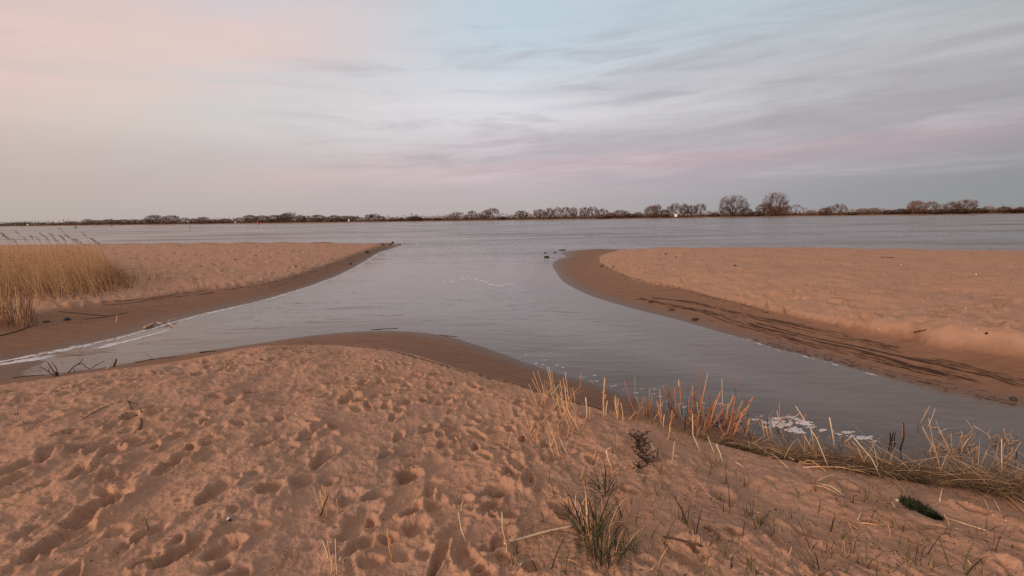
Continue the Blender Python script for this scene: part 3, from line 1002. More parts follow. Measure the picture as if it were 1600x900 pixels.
TREES = [  # trees called hazy have their haze painted as paler twig colour
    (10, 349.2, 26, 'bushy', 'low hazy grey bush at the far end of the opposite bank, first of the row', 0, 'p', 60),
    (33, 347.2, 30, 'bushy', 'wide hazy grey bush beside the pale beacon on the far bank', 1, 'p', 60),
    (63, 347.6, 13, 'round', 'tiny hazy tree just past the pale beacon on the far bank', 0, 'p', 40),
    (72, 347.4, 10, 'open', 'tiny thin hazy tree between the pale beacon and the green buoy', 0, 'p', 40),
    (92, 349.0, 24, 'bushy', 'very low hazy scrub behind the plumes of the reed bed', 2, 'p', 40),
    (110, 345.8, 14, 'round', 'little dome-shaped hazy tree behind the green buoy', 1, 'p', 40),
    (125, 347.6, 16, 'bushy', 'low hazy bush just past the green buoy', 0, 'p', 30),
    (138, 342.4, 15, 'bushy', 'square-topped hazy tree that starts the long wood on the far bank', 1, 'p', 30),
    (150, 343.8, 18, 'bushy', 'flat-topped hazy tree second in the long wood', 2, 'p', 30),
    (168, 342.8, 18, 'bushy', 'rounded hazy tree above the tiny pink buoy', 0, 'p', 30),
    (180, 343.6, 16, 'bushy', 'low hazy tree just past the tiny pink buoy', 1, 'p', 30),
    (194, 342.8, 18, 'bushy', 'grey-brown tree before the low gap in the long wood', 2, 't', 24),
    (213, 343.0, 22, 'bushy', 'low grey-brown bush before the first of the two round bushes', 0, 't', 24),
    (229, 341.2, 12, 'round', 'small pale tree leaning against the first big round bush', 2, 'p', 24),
    (242, 336.0, 25, 'bushy', 'tall round-headed brown bush, first of the two round ones standing alone', 1, 't', 20),
    (268, 336.6, 26, 'bushy', 'tall round-headed brown bush, second of the two round ones standing alone', 2, 't', 20),
    (290, 339.6, 12, 'open', 'pale open tree in the gap behind the thin water pole', 1, 'p', 30),
    (303, 341.4, 12, 'bushy', 'small dark bush just past the thin water pole', 0, 's', 16),
    (318, 339.0, 20, 'bushy', 'dark bush with a flat crown between the water pole and the white board', 1, 't', 18),
    (337, 343.0, 20, 'bushy', 'low dark bush nearest before the little white board', 2, 's', 16),
    (352, 341.6, 16, 'bushy', 'dark bush behind the little white board', 0, 't', 18),
    (373, 339.4, 11, 'open', 'small upright open tree just past the little white board', 0, 't', 22),
    (391, 336.0, 22, 'bushy', 'large brown bush before the red conical buoy', 1, 't', 20),
    (409, 336.6, 22, 'bushy', 'large brown bush right behind the red conical buoy', 2, 't', 20),
    (430, 336.0, 24, 'bushy', 'wide brown bush just past the red conical buoy', 0, 't', 18),
    (446, 334.2, 22, 'bushy', 'high brown bush under the pale crown of the long wood', 1, 't', 18),
    (453, 331.8, 22, 'round', 'pale rounded tree rising above the long wood past the red buoy', 1, 'p', 30),
    (470, 336.0, 14, 'bushy', 'narrow dark bush where the long wood ends', 2, 't', 18),
    (480, 337.0, 13, 'round', 'small open tree at the very end of the long wood', 2, 't', 20),
    (497, 335.6, 22, 'bushy', 'dark round bush, first of the three before the white sign board', 0, 't', 16),
    (511, 338.4, 10, 'open', 'pale small tree between the first and second dark round bushes', 1, 'p', 20),
    (523, 336.2, 20, 'bushy', 'dark round bush, second of the three before the white sign board', 1, 't', 16),
    (543, 337.0, 26, 'bushy', 'dark wide bush behind the white sign board', 2, 't', 16),
    (557, 337.6, 11, 'open', 'small pale tree over the shoulder of the sign board bush', 0, 'p', 22),
    (577, 335.0, 15, 'open', 'open many-stemmed tree standing apart, first stem group', 2, 't', 16),
    (586, 333.6, 18, 'open', 'tallest open tree of the little group standing apart', 1, 't', 16),
    (596, 337.6, 14, 'round', 'small tree on the river side of the little group standing apart', 0, 't', 14),
    (613, 342.8, 16, 'bushy', 'very low dark scrub bush before the jagged tree', 1, 's', 12),
    (628, 340.4, 14, 'bushy', 'low scrub bush halfway to the jagged tree', 2, 's', 12),
    (646, 333.4, 17, 'ragged', 'jagged tree with broken spiky limbs and a dense base', 0, 't', 14),
    (648, 338.2, 24, 'bushy', 'dense dark base bush below the jagged tree', 0, 's', 12),
    (668, 340.6, 18, 'bushy', 'low pale bush just past the jagged tree', 1, 'p', 24),
    (684, 340.2, 18, 'bushy', 'low dark bush before the leaning spiky tree', 2, 's', 12),
    (698, 333.4, 16, 'ragged', 'leaning spiky tree over the start of the sandy shore strip', 1, 't', 14),
    (713, 331.0, 16, 'open', 'open tree with an arched crown above the sandy shore strip', 0, 't', 14),
    (721, 331.6, 9, 'slender', 'slender tree tucked beside the arched open tree', 0, 't', 14),
    (728, 335.2, 9, 'bushy', 'small dark bush between the arched and the tufted tree', 1, 't', 12),
    (738, 328.8, 13, 'open', 'tufted upright tree in the middle of the open group', 2, 't', 14),
    (748, 332.4, 11, 'open', 'pale loose tree beside the big double-headed tree', 1, 'p', 16),
    (759, 328.4, 15, 'round', 'lower head of the big pair of trees near midstream', 0, 't', 14),
    (770, 324.8, 20, 'open', 'big full-crowned tree ending the open group near midstream', 2, 't', 13),
    (785, 338.6, 16, 'bushy', 'low dark scrub in the gap after the big full-crowned tree', 0, 's', 10),
    (815, 328.8, 22, 'round', 'lone dome-shaped dark tree between two gaps', 1, 't', 12),
    (843, 326.8, 20, 'round', 'dark tree that starts the dense grove across the creek mouth', 2, 't', 12),
    (859, 324.8, 15, 'round', 'second tree of the dense grove across the creek mouth', 0, 't', 12),
    (872, 323.2, 14, 'open', 'third tree of the dense grove, with a paler top', 1, 't', 12),
    (884, 323.0, 14, 'open', 'fourth and tallest tree of the dense grove', 2, 't', 12),
    (896, 324.0, 13, 'round', 'fifth tree closing the dense grove', 1, 't', 12),
    (913, 323.6, 16, 'round', 'rounded tree just after the dense grove', 2, 't', 12),
    (926, 322.6, 17, 'open', 'tall open tree with a gap below its crown', 0, 't', 12),
    (940, 325.8, 20, 'open', 'tree leaning away beside the tall open tree, over a rusty bush', 1, 't', 12),
    (941, 335.0, 22, 'bushy', 'rust-coloured low bush under the leaning tree', 0, 'r', 8),
    (954, 332.4, 16, 'bushy', 'low dark bush just past the rusty one', 1, 't', 12),
    (970, 328.4, 26, 'bushy', 'domed dark bush standing in front of the spit tip', 2, 't', 11),
    (985, 333.6, 14, 'bushy', 'low bush on the flank of the domed dark bush', 0, 's', 10),
    (997, 331.4, 14, 'bushy', 'small bush before the broad dark tree of the sign group', 1, 't', 12),
    (1018, 321.6, 22, 'bushy', 'broad dark tree of the group before the square white board', 2, 't', 11),
    (1026, 319.0, 15, 'open', 'open crown rising behind the broad dark tree', 0, 't', 14),
    (1038, 327.4, 16, 'bushy', 'low dark tree between the broad tree and the square white board', 0, 's', 11),
    (1047, 321.4, 13, 'open', 'pale half-open tree before the square white board', 2, 'p', 14),
    (1055, 317.0, 16, 'open', 'tall tree right behind the square white board', 1, 't', 12),
    (1069, 318.2, 15, 'round', 'light round-headed tree just past the square white board', 0, 't', 12),
    (1080, 320.6, 18, 'round', 'dark forked tree second past the square white board', 1, 't', 11),
    (1094, 318.0, 18, 'open', 'open tree third past the square white board', 2, 't', 11),
    (1107, 329.4, 10, 'slender', 'thin twin-stemmed sapling in the gap before the great fan tree', 1, 'p', 14),
    (1117, 332.8, 14, 'bushy', 'low dark bush at the foot of the great fan tree', 0, 's', 10),
    (1145, 305.4, 42, 'fan', 'great fan-shaped bare tree with limbs spreading low from a short trunk', 0, 't', 11),
    (1166, 325.2, 18, 'bushy', 'dark bush under the outer limbs of the great fan tree', 1, 't', 9),
    (1181, 330.0, 16, 'bushy', 'low bush between the two great trees', 2, 's', 9),
    (1193, 318.4, 24, 'round', 'lower bushy tree on the flank of the tallest tree', 2, 't', 11),
    (1211, 300.6, 36, 'fan', 'tallest bare tree of the far bank with an egg-shaped crown', 1, 't', 10),
    (1211, 322.0, 18, 'bushy', 'rusty thicket round the foot of the tallest tree', 2, 'r', 8),
    (1224, 322.8, 14, 'bushy', 'dark bush on the lower side of the tallest tree', 0, 't', 9),
    (1232, 320.8, 9, 'open', 'small dark-topped tree just past the tallest tree', 0, 't', 12),
    (1243, 319.2, 15, 'slender', 'row-like pale tree with thin straight stems past the tallest tree', 0, 'p', 14),
    (1255, 323.4, 12, 'slender', 'faint thin sapling after the pale straight-stemmed tree', 2, 'p', 18),
    (1266, 328.0, 14, 'bushy', 'low pale bush after the thin sapling', 1, 'p', 16),
    (1288, 324.6, 18, 'bushy', 'sloping dark bush before the twin-crowned tree', 1, 't', 10),
    (1297, 321.4, 13, 'open', 'lower half of the twin-crowned tree', 1, 't', 12),
    (1311, 318.2, 20, 'open', 'higher half of the twin-crowned tree', 0, 't', 11),
    (1330, 331.0, 18, 'bushy', 'very low dark bush after the twin-crowned tree', 2, 's', 9),
    (1347, 325.6, 20, 'bushy', 'low pale grey bush, first of the pair in the long gap', 0, 'p', 20),
    (1364, 324.6, 20, 'bushy', 'low pale grey bush, second of the pair in the long gap', 1, 'p', 20),
    (1386, 328.4, 18, 'bushy', 'low dark bush after the pale grey pair', 2, 's', 9),
    (1408, 326.0, 24, 'bushy', 'dark low bush in front of the round rusty bush', 0, 's', 9),
    (1431, 313.8, 25, 'bushy', 'round rusty-brown bush standing higher than its neighbours', 1, 'r', 9),
    (1454, 314.2, 17, 'open', 'flat-topped open tree just past the round rusty bush', 2, 't', 11),
    (1469, 318.4, 15, 'open', 'lower open tree beside the flat-topped one', 1, 'p', 12),
    (1462, 327.0, 30, 'bushy', 'dark undergrowth bush below the flat-topped open trees', 2, 's', 8),
    (1487, 315.0, 21, 'round', 'rounded half of the broad wind-shaped pair of trees', 0, 't', 11),
    (1509, 311.8, 27, 'round', 'higher half of the broad wind-shaped pair of trees', 2, 't', 11),
    (1498, 326.0, 34, 'bushy', 'dark undergrowth bush below the wind-shaped pair', 1, 's', 8),
    (1530, 325.2, 22, 'bushy', 'dark low bush just past the wind-shaped pair', 0, 's', 8),
    (1544, 321.8, 16, 'bushy', 'pale low bush before the last dark bush of the row', 2, 'p', 14),
    (1568, 322.8, 18, 'bushy', 'dark rounded bush near the end of the row', 1, 's', 8),
    (1596, 323.6, 20, 'bushy', 'last dark bush of the row on the far bank', 2, 's', 8),
    (1585, 327.0, 22, 'bushy', 'low bush just before the last one of the row', 0, 's', 8),
]
MATS = {'t': M_TWIG, 'p': M_TWIG_PALE_HAZE, 'r': M_TWIG_R, 's': M_SCRUB}
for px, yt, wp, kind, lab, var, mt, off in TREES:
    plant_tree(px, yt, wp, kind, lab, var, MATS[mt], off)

# undergrowth along the whole far bank, and the wood behind it, its mist painted as pale twigs
def bank_scrub(n, d0, d1, h0, h1, width, pxr, seed):
    g = np.random.default_rng(seed)
    px = g.uniform(pxr[0], pxr[1], n)
    off = g.uniform(d0, d1, n)
    X0 = np.array([far_pt(p) for p in px])
    D = X0[:, 1] + off
    X = (px - 800) / FPX * D
    z, _, _ = height(X.astype(np.float32), D.astype(np.float32))
    cl = 0.35 + 0.65 * np.clip(0.5 + 0.9 * fbm((X * 0.06).astype(np.float32), (D * 0.06).astype(np.float32), seed, 3), 0, 1.2)
    hh = g.uniform(h0, h1, n) * cl
    lift = hh * g.uniform(0, 1, n)
    vec = np.stack([g.normal(0, 0.5, n) * hh, g.normal(0, 0.5, n) * hh, g.uniform(0.15, 0.55, n) * hh], 1)
    return ribbons(np.stack([X, D, z - 0.1 + lift], 1), vec, np.full(n, width) * g.uniform(0.6, 1.4, n), 1, tip=0.4)


co, fc = bank_scrub(34000, 5, 20, 1.2, 3.6, 0.42, (-500, 2100), 5)
tag(link('undergrowth', np_mesh('undergrowth', co, fc, M_SCRUB, False)), 'dark brown undergrowth running along the whole far river bank', 'undergrowth', None, 'stuff')
co, fc = bank_scrub(6000, 3.5, 8, 0.3, 0.9, 0.25, (-500, 2100), 6)
tag(link('dry_sedge', np_mesh('dry_sedge', co, fc, M_REED, False)), 'tan strip of dry sedge above the far waterline', 'sedge', None, 'stuff')
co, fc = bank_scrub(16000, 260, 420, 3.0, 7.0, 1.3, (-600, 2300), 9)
tag(link('distant_wood', np_mesh('distant_wood', co, fc, M_TWIG_PALE_HAZE, False)), 'misty low wood far behind the opposite bank', 'wood', None, 'stuff')


# ------------------------------------------------------------------ boards, buoys and the pole
def box(mb, c, s):
    x, y, z = c
    a, b, d = s[0] / 2, s[1] / 2, s[2] / 2
    k = len(mb.v)
    mb.v += [Vector((x + i * a, y + j * b, z + l * d)) for l in (-1, 1) for j in (-1, 1) for i in (-1, 1)]
    mb.f += [(k, k + 2, k + 3, k + 1), (k + 4, k + 5, k + 7, k + 6), (k, k + 1, k + 5, k + 4), (k + 2, k + 6, k + 7, k + 3), (k, k + 4, k + 6, k + 2), (k + 1, k + 3, k + 7, k + 5)]


def sign_board(px, py, wpx, hpx, label, off):
    _x, d0 = far_pt(px)
    D = d0 + off
    p = at_depth(px, py, D)
    z0 = hz(p.x, D)
    s = D / FPX
    o = tag(empty('sign_board', (p.x, D, z0)), label, 'sign', 'white boards on the far bank')
    m_ = MB()
    box(m_, (0, 0, p.z - z0), (wpx * s, 0.08, hpx * s))
    m_.build('board', M_WHITE, o, smooth=False)
    for sx in (-1, 1):
        q = MB()
        q.tube([(sx * wpx * s * 0.3, 0.09, -0.2), (sx * wpx * s * 0.3, 0.09, p.z - z0 + 0.2)], [0.05, 0.05], 6)
        q.build('post', M_STEEL, o)


sign_board(1056, 336.6, 4.4, 4.0, 'large square white board on posts in front of the far trees', 4.5)
sign_board(545, 344.4, 2.0, 2.8, 'small upright white board before the wide dark bush', 4.5)
sign_board(367.5, 347.6, 1.8, 2.0, 'tiny white board low on the bank near the long wood', 4.5)
sign_board(43, 351.0, 2.4, 2.2, 'tiny pale beacon board near the hazy end of the far bank', 4.0)


def buoy(px, py, diam, hgt, mat, label, cone):
    x, y = at(px, py, 0.0)
    o = tag(empty('buoy', (x, y, 0)), label, 'buoy', 'channel buoys')
    m_ = MB()
    m_.tube([(0, 0, -0.4), (0, 0, 0.0), (0, 0, hgt * 0.28), (0, 0, hgt * 0.34)], [diam * 0.42, diam * 0.5, diam * 0.5, diam * 0.34], 14)
    m_.build('float', mat, o)
    m_ = MB()
    if cone:
        m_.tube([(0, 0, hgt * 0.34), (0, 0, hgt * 0.84)], [diam * 0.33, diam * 0.10], 10)
    else:
        m_.tube([(0, 0, hgt * 0.34), (0, 0, hgt * 0.84)], [diam * 0.30, diam * 0.26], 10)
    m_.build('tower', mat, o)
    m_ = MB()
    m_.tube([(0, 0, hgt * 0.84), (0, 0, hgt)], [diam * 0.16, diam * 0.14], 8)
    m_.build('topmark', mat, o)


buoy(403, 351.0, 1.5, 2.6, M_REDP, 'red conical buoy standing in the river before the long wood', True)
buoy(118, 356.2, 1.3, 1.0, M_GREENP, 'low green buoy floating beyond the reed plumes', False)
buoy(174.5, 354.2, 1.2, 1.2, M_REDP, 'tiny red buoy far out beside the hazy wood', False)
x, y = at(297, 360.4, 0)
m_ = MB().tube([(0, 0, -0.8), (0.02, 0, 0.5), (0.0, 0, 1.35)], [0.07, 0.065, 0.05], 7)
tag(m_.build('mooring_pole', M_STEEL, None, (x, y, 0)), 'thin dark pole standing alone in the river behind the sand spit', 'pole')

# ------------------------------------------------------------------ reed bed on the far-left spit
n = 13000
g = np.random.default_rng(21)
pxs = np.where(g.uniform(0, 1, n) < 0.97, g.uniform(-260, 174, n), 174 + np.abs(g.normal(0, 22, n)))
front = np.interp(pxs, [-260, -60, 0, 60, 110, 150, 176], [474, 462, 458, 455, 453, 449, 443]) + g.normal(0, 4, n)
backp = np.interp(pxs, [-260, 100, 150, 176], [398, 398, 404, 420])
pys = backp + (front - backp) * g.uniform(0, 1, n) ** 0.8
B = np.array([at(a, b, 0.5) for a, b in zip(pxs, pys)])
zb, _, _ = height(B[:, 0].astype(np.float32), B[:, 1].astype(np.float32))
edgef = sstep(176 - pxs, -30, 26)
hh = (g.uniform(0.55, 1.12, n) * (0.35 + 0.65 * edgef)) * (0.9 + 0.35 * fbm((B[:, 0] * 0.7).astype(np.float32), (B[:, 1] * 0.7).astype(np.float32), 3, 2))
vec = np.stack([g.normal(-0.05, 0.07, n), g.normal(0, 0.08, n), hh], 1)
bend = np.stack([g.normal(-0.20, 0.10, n), g.normal(0, 0.08, n), -0.05 * np.ones(n)], 1)
co, fc = ribbons(np.stack([B[:, 0], B[:, 1], zb - 0.02], 1), vec, g.uniform(0.005, 0.012, n), 3, bend, g.uniform(-0.6, 0.6, n))
nl = 6000
ix = g.integers(0, n, nl)
tt = g.uniform(0.15, 0.9, nl)[:, None]
lb = np.stack([B[ix, 0], B[ix, 1], zb[ix]], 1) + vec[ix] * tt + bend[ix] * tt * tt
lv = np.stack([g.normal(-0.02, 0.10, nl), g.normal(0, 0.08, nl), g.uniform(0.05, 0.22, nl)], 1)
lbend = np.stack([g.normal(-0.08, 0.10, nl), g.normal(0, 0.06, nl), -g.uniform(0.02, 0.20, nl)], 1)
co2, fc2 = ribbons(lb, lv, g.uniform(0.010, 0.022, nl), 2, lbend, g.uniform(-0.8, 0.8, nl))
tag(link('reed_bed', np_mesh('reed_bed', np.concatenate([co, co2]), np.concatenate([fc, fc2 + 0]) if False else np.concatenate([fc, fc2 + len(co)]), M_REED, False)),
    'dense bed of tan dry reeds on the sand spit', 'reeds', None, 'stuff')


nd = 5000  # dark dead leaves added to deepen the shade at the reed foot
ix = g.integers(0, n, nd)
vec2 = np.stack([g.normal(0, .10, nd), g.normal(0, .10, nd), g.uniform(.08, .38, nd)], 1)
co, fc = ribbons(np.stack([B[ix, 0], B[ix, 1], zb[ix] - .01], 1), vec2, g.uniform(.008, .018, nd), 2, np.stack([g.normal(0, .12, nd), g.normal(0, .12, nd), -.08 * np.ones(nd)], 1))
tag(link('foot_shade_leaves', np_mesh('foot_shade_leaves', co, fc, M_SCRUB, False)), 'dark brown dead leaves added low in the reed bed to deepen its shade', 'leaves', None, 'stuff')


def plume_mesh(seed):
    rd = np.random.default_rng(seed)
    k = 46
    t = rd.uniform(0, 1, k)
    b = np.stack([-0.20 * t, np.zeros(k), 0.22 * t - 0.05 * t * t], 1)
    v = np.stack([rd.normal(-0.02, 0.035, k), rd.normal(0, 0.035, k), rd.uniform(-0.03, 0.06, k)], 1)
    return ribbons(b, v, np.full(k, 0.016), 1, tip=0.4)


PL = [np_mesh('plume_%d' % i, *plume_mesh(i), M_PLUME, False) for i in range(4)]
for i, (tx, ty) in enumerate(sorted([(22, 359), (10, 369), (44, 366), (62, 362), (78, 363), (91, 354), (55, 369), (34, 369), (103, 366), (113, 372), (121, 374), (128, 363), (140, 370), (148, 374), (-12, 362), (70, 370),
                              (18, 372), (84, 371), (95, 369), (2, 362)])):
    bx, by = tx + random.uniform(10, 18), random.uniform(428, 446)
    X, Y = at(bx, by, 0.5)
    z0 = drop(X, Y)
    tp = at_depth(tx + 9, ty + 9, Y) - Vector((X, Y, z0))
    o = tag(empty('reed_stalk', (X, Y, z0)), 'dry reed with a brown plume, %s from the outer end of the bed' % ORD[i], 'reed', 'plumed reeds above the bed')
    m_ = MB().tube([(0, 0, 0), tuple(tp * 0.5 + Vector((0.06, 0, 0.05))), tuple(tp)], [0.006, 0.005, 0.003], 4)
    m_.build('stem', M_REED, o)
    p = link('plume', PL[i % 4], o, tuple(tp))
    s_ = random.uniform(0.75, 1.15)
    p.scale = (s_, s_, s_)
    p.rotation_euler = (0, 0, random.uniform(-0.3, 0.3))


# ------------------------------------------------------------------ standing stalks, built one by one
def stalk_path(b, tpt, curve):
    mid = (b + tpt) / 2 + Vector((curve, 0, 0))
    return [b, b.lerp(mid, 0.55) * 1.0, mid, mid.lerp(tpt, 0.55), tpt]


GR1 = 'broken reed stubble along the near water edge'


def stalks(name, label, cat, group, rows, part='stalk'):
    """rows: (base px, base py, tip px, tip py, material, radius, sideways curve in m)"""
    if group == GR1 and part == 'stalk' and len(rows) > 3:
        rows = [(r[0], r[1], r[2], r[3], r[4], r[5] * 0.60) + tuple(r[6:]) for r in rows]
        busy = 3.2 if 1040 < rows[0][0] < 1200 else 2.2 if rows[0][0] > 1200 else 1.5
        red = 1040 < rows[0][0] < 1200
        for r in [random.choice(rows) for _ in range(int(busy * len(rows)))]:
            bx, by = r[0] + random.gauss(0, 7), min(r[1], np.interp(r[0], [1040, 1130, 1200, 1400, 1600], [685, 695, 712, 748, 778])) + random.gauss(0, 3)
            h_ = random.uniform(8, 40)
            rows.append((bx, by, bx + random.gauss(0.25 * (r[2] - r[0]), 11), by - h_ * (0.75 if rows[0][0] > 1200 else 1), random.choice([M_STEM_R, M_STEM_R, M_DRIFT, M_STEM_R, M_STRAW] if red else [M_STRAW, M_STRAW_P, M_DRIFT, M_STRAW]), random.uniform(.0016, .0034), random.gauss(0, .035)))
    pts = [ground(r[0], r[1]) for r in rows]
    c = sum(pts, Vector()) / len(pts)
    c.z = min(p.z for p in pts)
    o = tag(empty(name, tuple(c)), label, cat, group)
    for r, b in zip(rows, pts):
        tpt = at_depth(r[2], r[3], b.y + random.uniform(-0.04, 0.05))
        if tpt.z < b.z + 0.01:
            tpt = ground(r[2], r[3]) + Vector((0, 0, 0.015))
        rad = r[5]
        b2 = b - c - Vector((0, 0, 0.02))
        pth = stalk_path(b2, tpt - c, r[6] if len(r) > 6 else random.uniform(-0.01, 0.01))
        m_ = MB().tube(pth, [rad * 0.9, rad * 1.05, rad, rad * 0.92, rad * 0.75], 6)
        if (tpt - b).length > 0.16 and random.random() < 0.6:       # a frayed leaf sheath clinging to the stalk
            q = pth[2]
            m_.blade([q, q + Vector((random.uniform(-.03, .03), -0.012, 0.05)), q + Vector((random.uniform(-.06, .06), -0.015, 0.085))], rad * 2.2, (1, 0.2, 0), 0.2)
        m_.build(part, r[4], o)
    return o


St, Sp, Sr = M_STRAW, M_STRAW_P, M_STEM_R
stalks('reed_clump', 'straw-coloured stubble clump of four short leaning stalks by the scarp edge', 'reeds', GR1,
       [(853, 628, 833, 580, St, .007), (854, 626, 840, 579, St, .007), (850, 630, 831, 592, St, .007), (843, 643, 822, 611, St, .008), (840, 632, 826, 600, Sp, .004)])
stalks('reed_clump', 'tall thin straw clump with three parallel stalks at the scarp edge', 'reeds', GR1,
       [(868, 627, 854, 571, St, .006), (869, 627, 858, 573, Sp, .006), (871, 629, 862, 579, St, .005), (866, 630, 857, 596, St, .005)])
stalks('reed_clump', 'dense orange straw clump with one long stalk curving out over the wet sand', 'reeds', GR1,
       [(890, 641, 883, 581, St, .007), (884, 640, 875, 594, St, .006), (887, 640, 880, 590, Sp, .006), (884, 624, 908, 580, Sr, .006, .075), (883, 642, 876, 613, Sp, .005), (902, 645, 886, 616, St, .007),
        (908, 676, 886, 638, St, .009), (899, 672, 880, 634, St, .008), (903, 668, 896, 640, Sp, .006), (893, 662, 885, 618, St, .006), (880, 652, 870, 618, St, .006)])
stalks('reed_stalk', 'single short pale stalk standing on the scarp', 'reeds', GR1, [(916, 655, 915, 621, Sp, .007)])
stalks('reed_clump', 'pair of upright stalks, one twice as tall, on the scarp', 'reeds', GR1, [(944, 656, 945, 590, St, .008), (947, 650, 949, 626, Sp, .006), (921, 658, 922, 636, St, .007)])
stalks('reed_clump', 'short tuft of pale cut stalks beside the red forked stem', 'reeds', GR1,
       [(966, 655, 961, 618, Sp, .008), (966, 653, 967, 622, St, .006), (974, 658, 970, 629, St, .007), (961, 648, 959, 624, St, .005)])
stalks('reed_clump', 'red-brown forked stem with a low red side shoot', 'stem', GR1,
       [(998, 656, 975, 594, Sr, .008, -.012), (994, 652, 996, 634, Sr, .008), (980, 657, 995, 642, Sr, .009), (993, 628, 992, 590, Sp, .004)])
stalks('reed_clump', 'three russet stalks side by side at the water edge behind the black plant', 'reeds', GR1,
       [(1012, 650, 1015, 607, Sr, .010), (1012, 652, 1019, 617, Sr, .008), (1035, 668, 1026, 626, Sr, .010), (1036, 662, 1031, 608, St, .006), (1026, 652, 1024, 632, Sr, .006), (1037, 668, 1038, 648, Sp, .006)])
stalks('reed_clump', 'russet stem with a sharp kink near its middle at the water edge', 'reeds', GR1,
       [(1046, 668, 1050, 640, Sr, .009), (1050, 640, 1036, 602, Sr, .008), (1042, 690, 1047, 660, St, .007), (1046, 628, 1055, 642, Sr, .009)])
stalks('reed_clump', 'two straight pencil-like stalks, the taller one with a white top', 'reeds', GR1,
       [(1058, 652, 1054, 607, Sr, .009), (1065, 645, 1061, 594, Sr, .008), (1061, 602, 1061, 593, Sp, .009)])
stalks('reed_clump', 'tallest russet clump with two long stalks rising above the rest', 'reeds', GR1,
       [(1094, 660, 1095, 573, Sr, .006), (1088, 680, 1094, 640, Sr, .010), (1093, 641, 1106, 582, St, .008), (1087, 642, 1080, 610, Sr, .009), (1076, 648, 1077, 618, Sr, .007), (1082, 640, 1082, 602, St, .006),
        (1086, 640, 1085, 612, Sr, .008), (1090, 675, 1080, 640, Sr, .009), (1074, 652, 1098, 648, St, .008), (1098, 648, 1112, 642, St, .008), (1097, 680, 1090, 655, Sr, .009), (1078, 668, 1079, 640, Sr, .009),
        (1070, 672, 1072, 648, M_DRIFT_D, .008), (1093, 660, 1089, 628, St, .008)])
stalks('reed_clump', 'thick frayed stalks leaning outward over the foam', 'reeds', GR1,
       [(1105, 675, 1126, 611, Sr, .013), (1102, 660, 1119, 625, St, .012), (1110, 668, 1130, 640, Sr, .010), (1106, 650, 1122, 622, St, .010), (1128, 655, 1128, 591, Sp, .004), (1108, 664, 1150, 646, M_DRIFT_D, .009),
        (1116, 672, 1138, 652, Sr, .011)])
stalks('reed_clump', 'heaviest russet clump splayed like a claw beside the foam', 'reeds', GR1,
       [(1132, 690, 1149, 619, Sr, .014, .012), (1140, 690, 1162, 640, Sr, .014), (1150, 655, 1178, 619, Sr, .014), (1138, 665, 1172, 632, St, .013), (1144, 672, 1170, 638, Sr, .012), (1131, 668, 1138, 630, St, .012),
        (1128, 668, 1118, 646, Sp, .008), (1136, 680, 1188, 655, Sr, .009), (1128, 660, 1146, 618, St, .009), (1134, 688, 1124, 664, Sr, .010), (1146, 664, 1160, 626, St, .009), (1149, 610, 1156, 628, Sp, .004)])
stalks('reed_stalk', 'short thick stub standing in front of the splayed clump', 'reeds', GR1, [(1163, 685, 1171, 655, St, .011), (1168, 664, 1172, 652, St, .010)])
stalks('fallen_stalk', 'thin brown stalk lying flat below the splayed clump', 'reeds', GR1, [(1152, 686, 1190, 687, Sr, .008)])
stalks('reed_leaf', 'long pale bent reed leaf hanging down onto the sand', 'leaf', GR1, [(1097, 708, 1082, 647, Sp, .004, -.035)])
stalks('reed_clump', 'clump of thin stalks in the middle of the foam patches', 'reeds', GR1,
       [(1206, 668, 1236, 644, M_STEM_R, .007), (1228, 696, 1214, 642, Sp, .005), (1221, 668, 1218, 630, Sp, .0025), (1196, 690, 1190, 655, St, .009), (1202, 695, 1196, 665, St, .009), (1208, 700, 1203, 670, St, .007),
        (1192, 668, 1183, 655, Sp, .005)])
stalks('reed_clump', 'long pale straws leaning across the foam toward the water', 'reeds', GR1,
       [(1297, 732, 1243, 634, Sp, .0055, .03), (1286, 720, 1256, 680, St, .007), (1243, 665, 1261, 646, Sr, .006), (1275, 708, 1267, 671, Sp, .006), (1278, 702, 1277, 683, Sp, .004), (1254, 700, 1246, 686, Sp, .005)])
stalks('reed_stalk', 'single upright pale stalk with a dark root between the foam and the dead twigs', 'reeds', GR1, [(1306, 710, 1296, 652, Sp, .006, .006), (1296, 702, 1296, 680, St, .003)])
stalks('reed_clump', 'broken reed bundle with a frayed knot beside the last foam patch', 'reeds', GR1,
       [(1378, 745, 1334, 684, Sp, .0055, .03), (1352, 716, 1322, 688, St, .006), (1346, 712, 1318, 690, St, .006), (1340, 722, 1325, 690, St, .005), (1362, 722, 1332, 690, Sp, .006), (1360, 740, 1340, 700, St, .005), (1318, 690, 1330, 684, St, .012)])
stalks('water_weed', 'dark wet stems sticking out of the water near the bent reeds', 'weed', None,
       [(1388, 703, 1391, 676, M_DEAD, .006, .012), (1399, 697, 1399, 674, M_DEAD, .004, -.01), (1406, 702, 1412, 661, M_DEAD, .006, .02), (1412, 690, 1411, 664, Sr, .004), (1394, 690, 1396, 676, M_DEAD, .005), (1385, 690, 1400, 692, Sp, .004)])
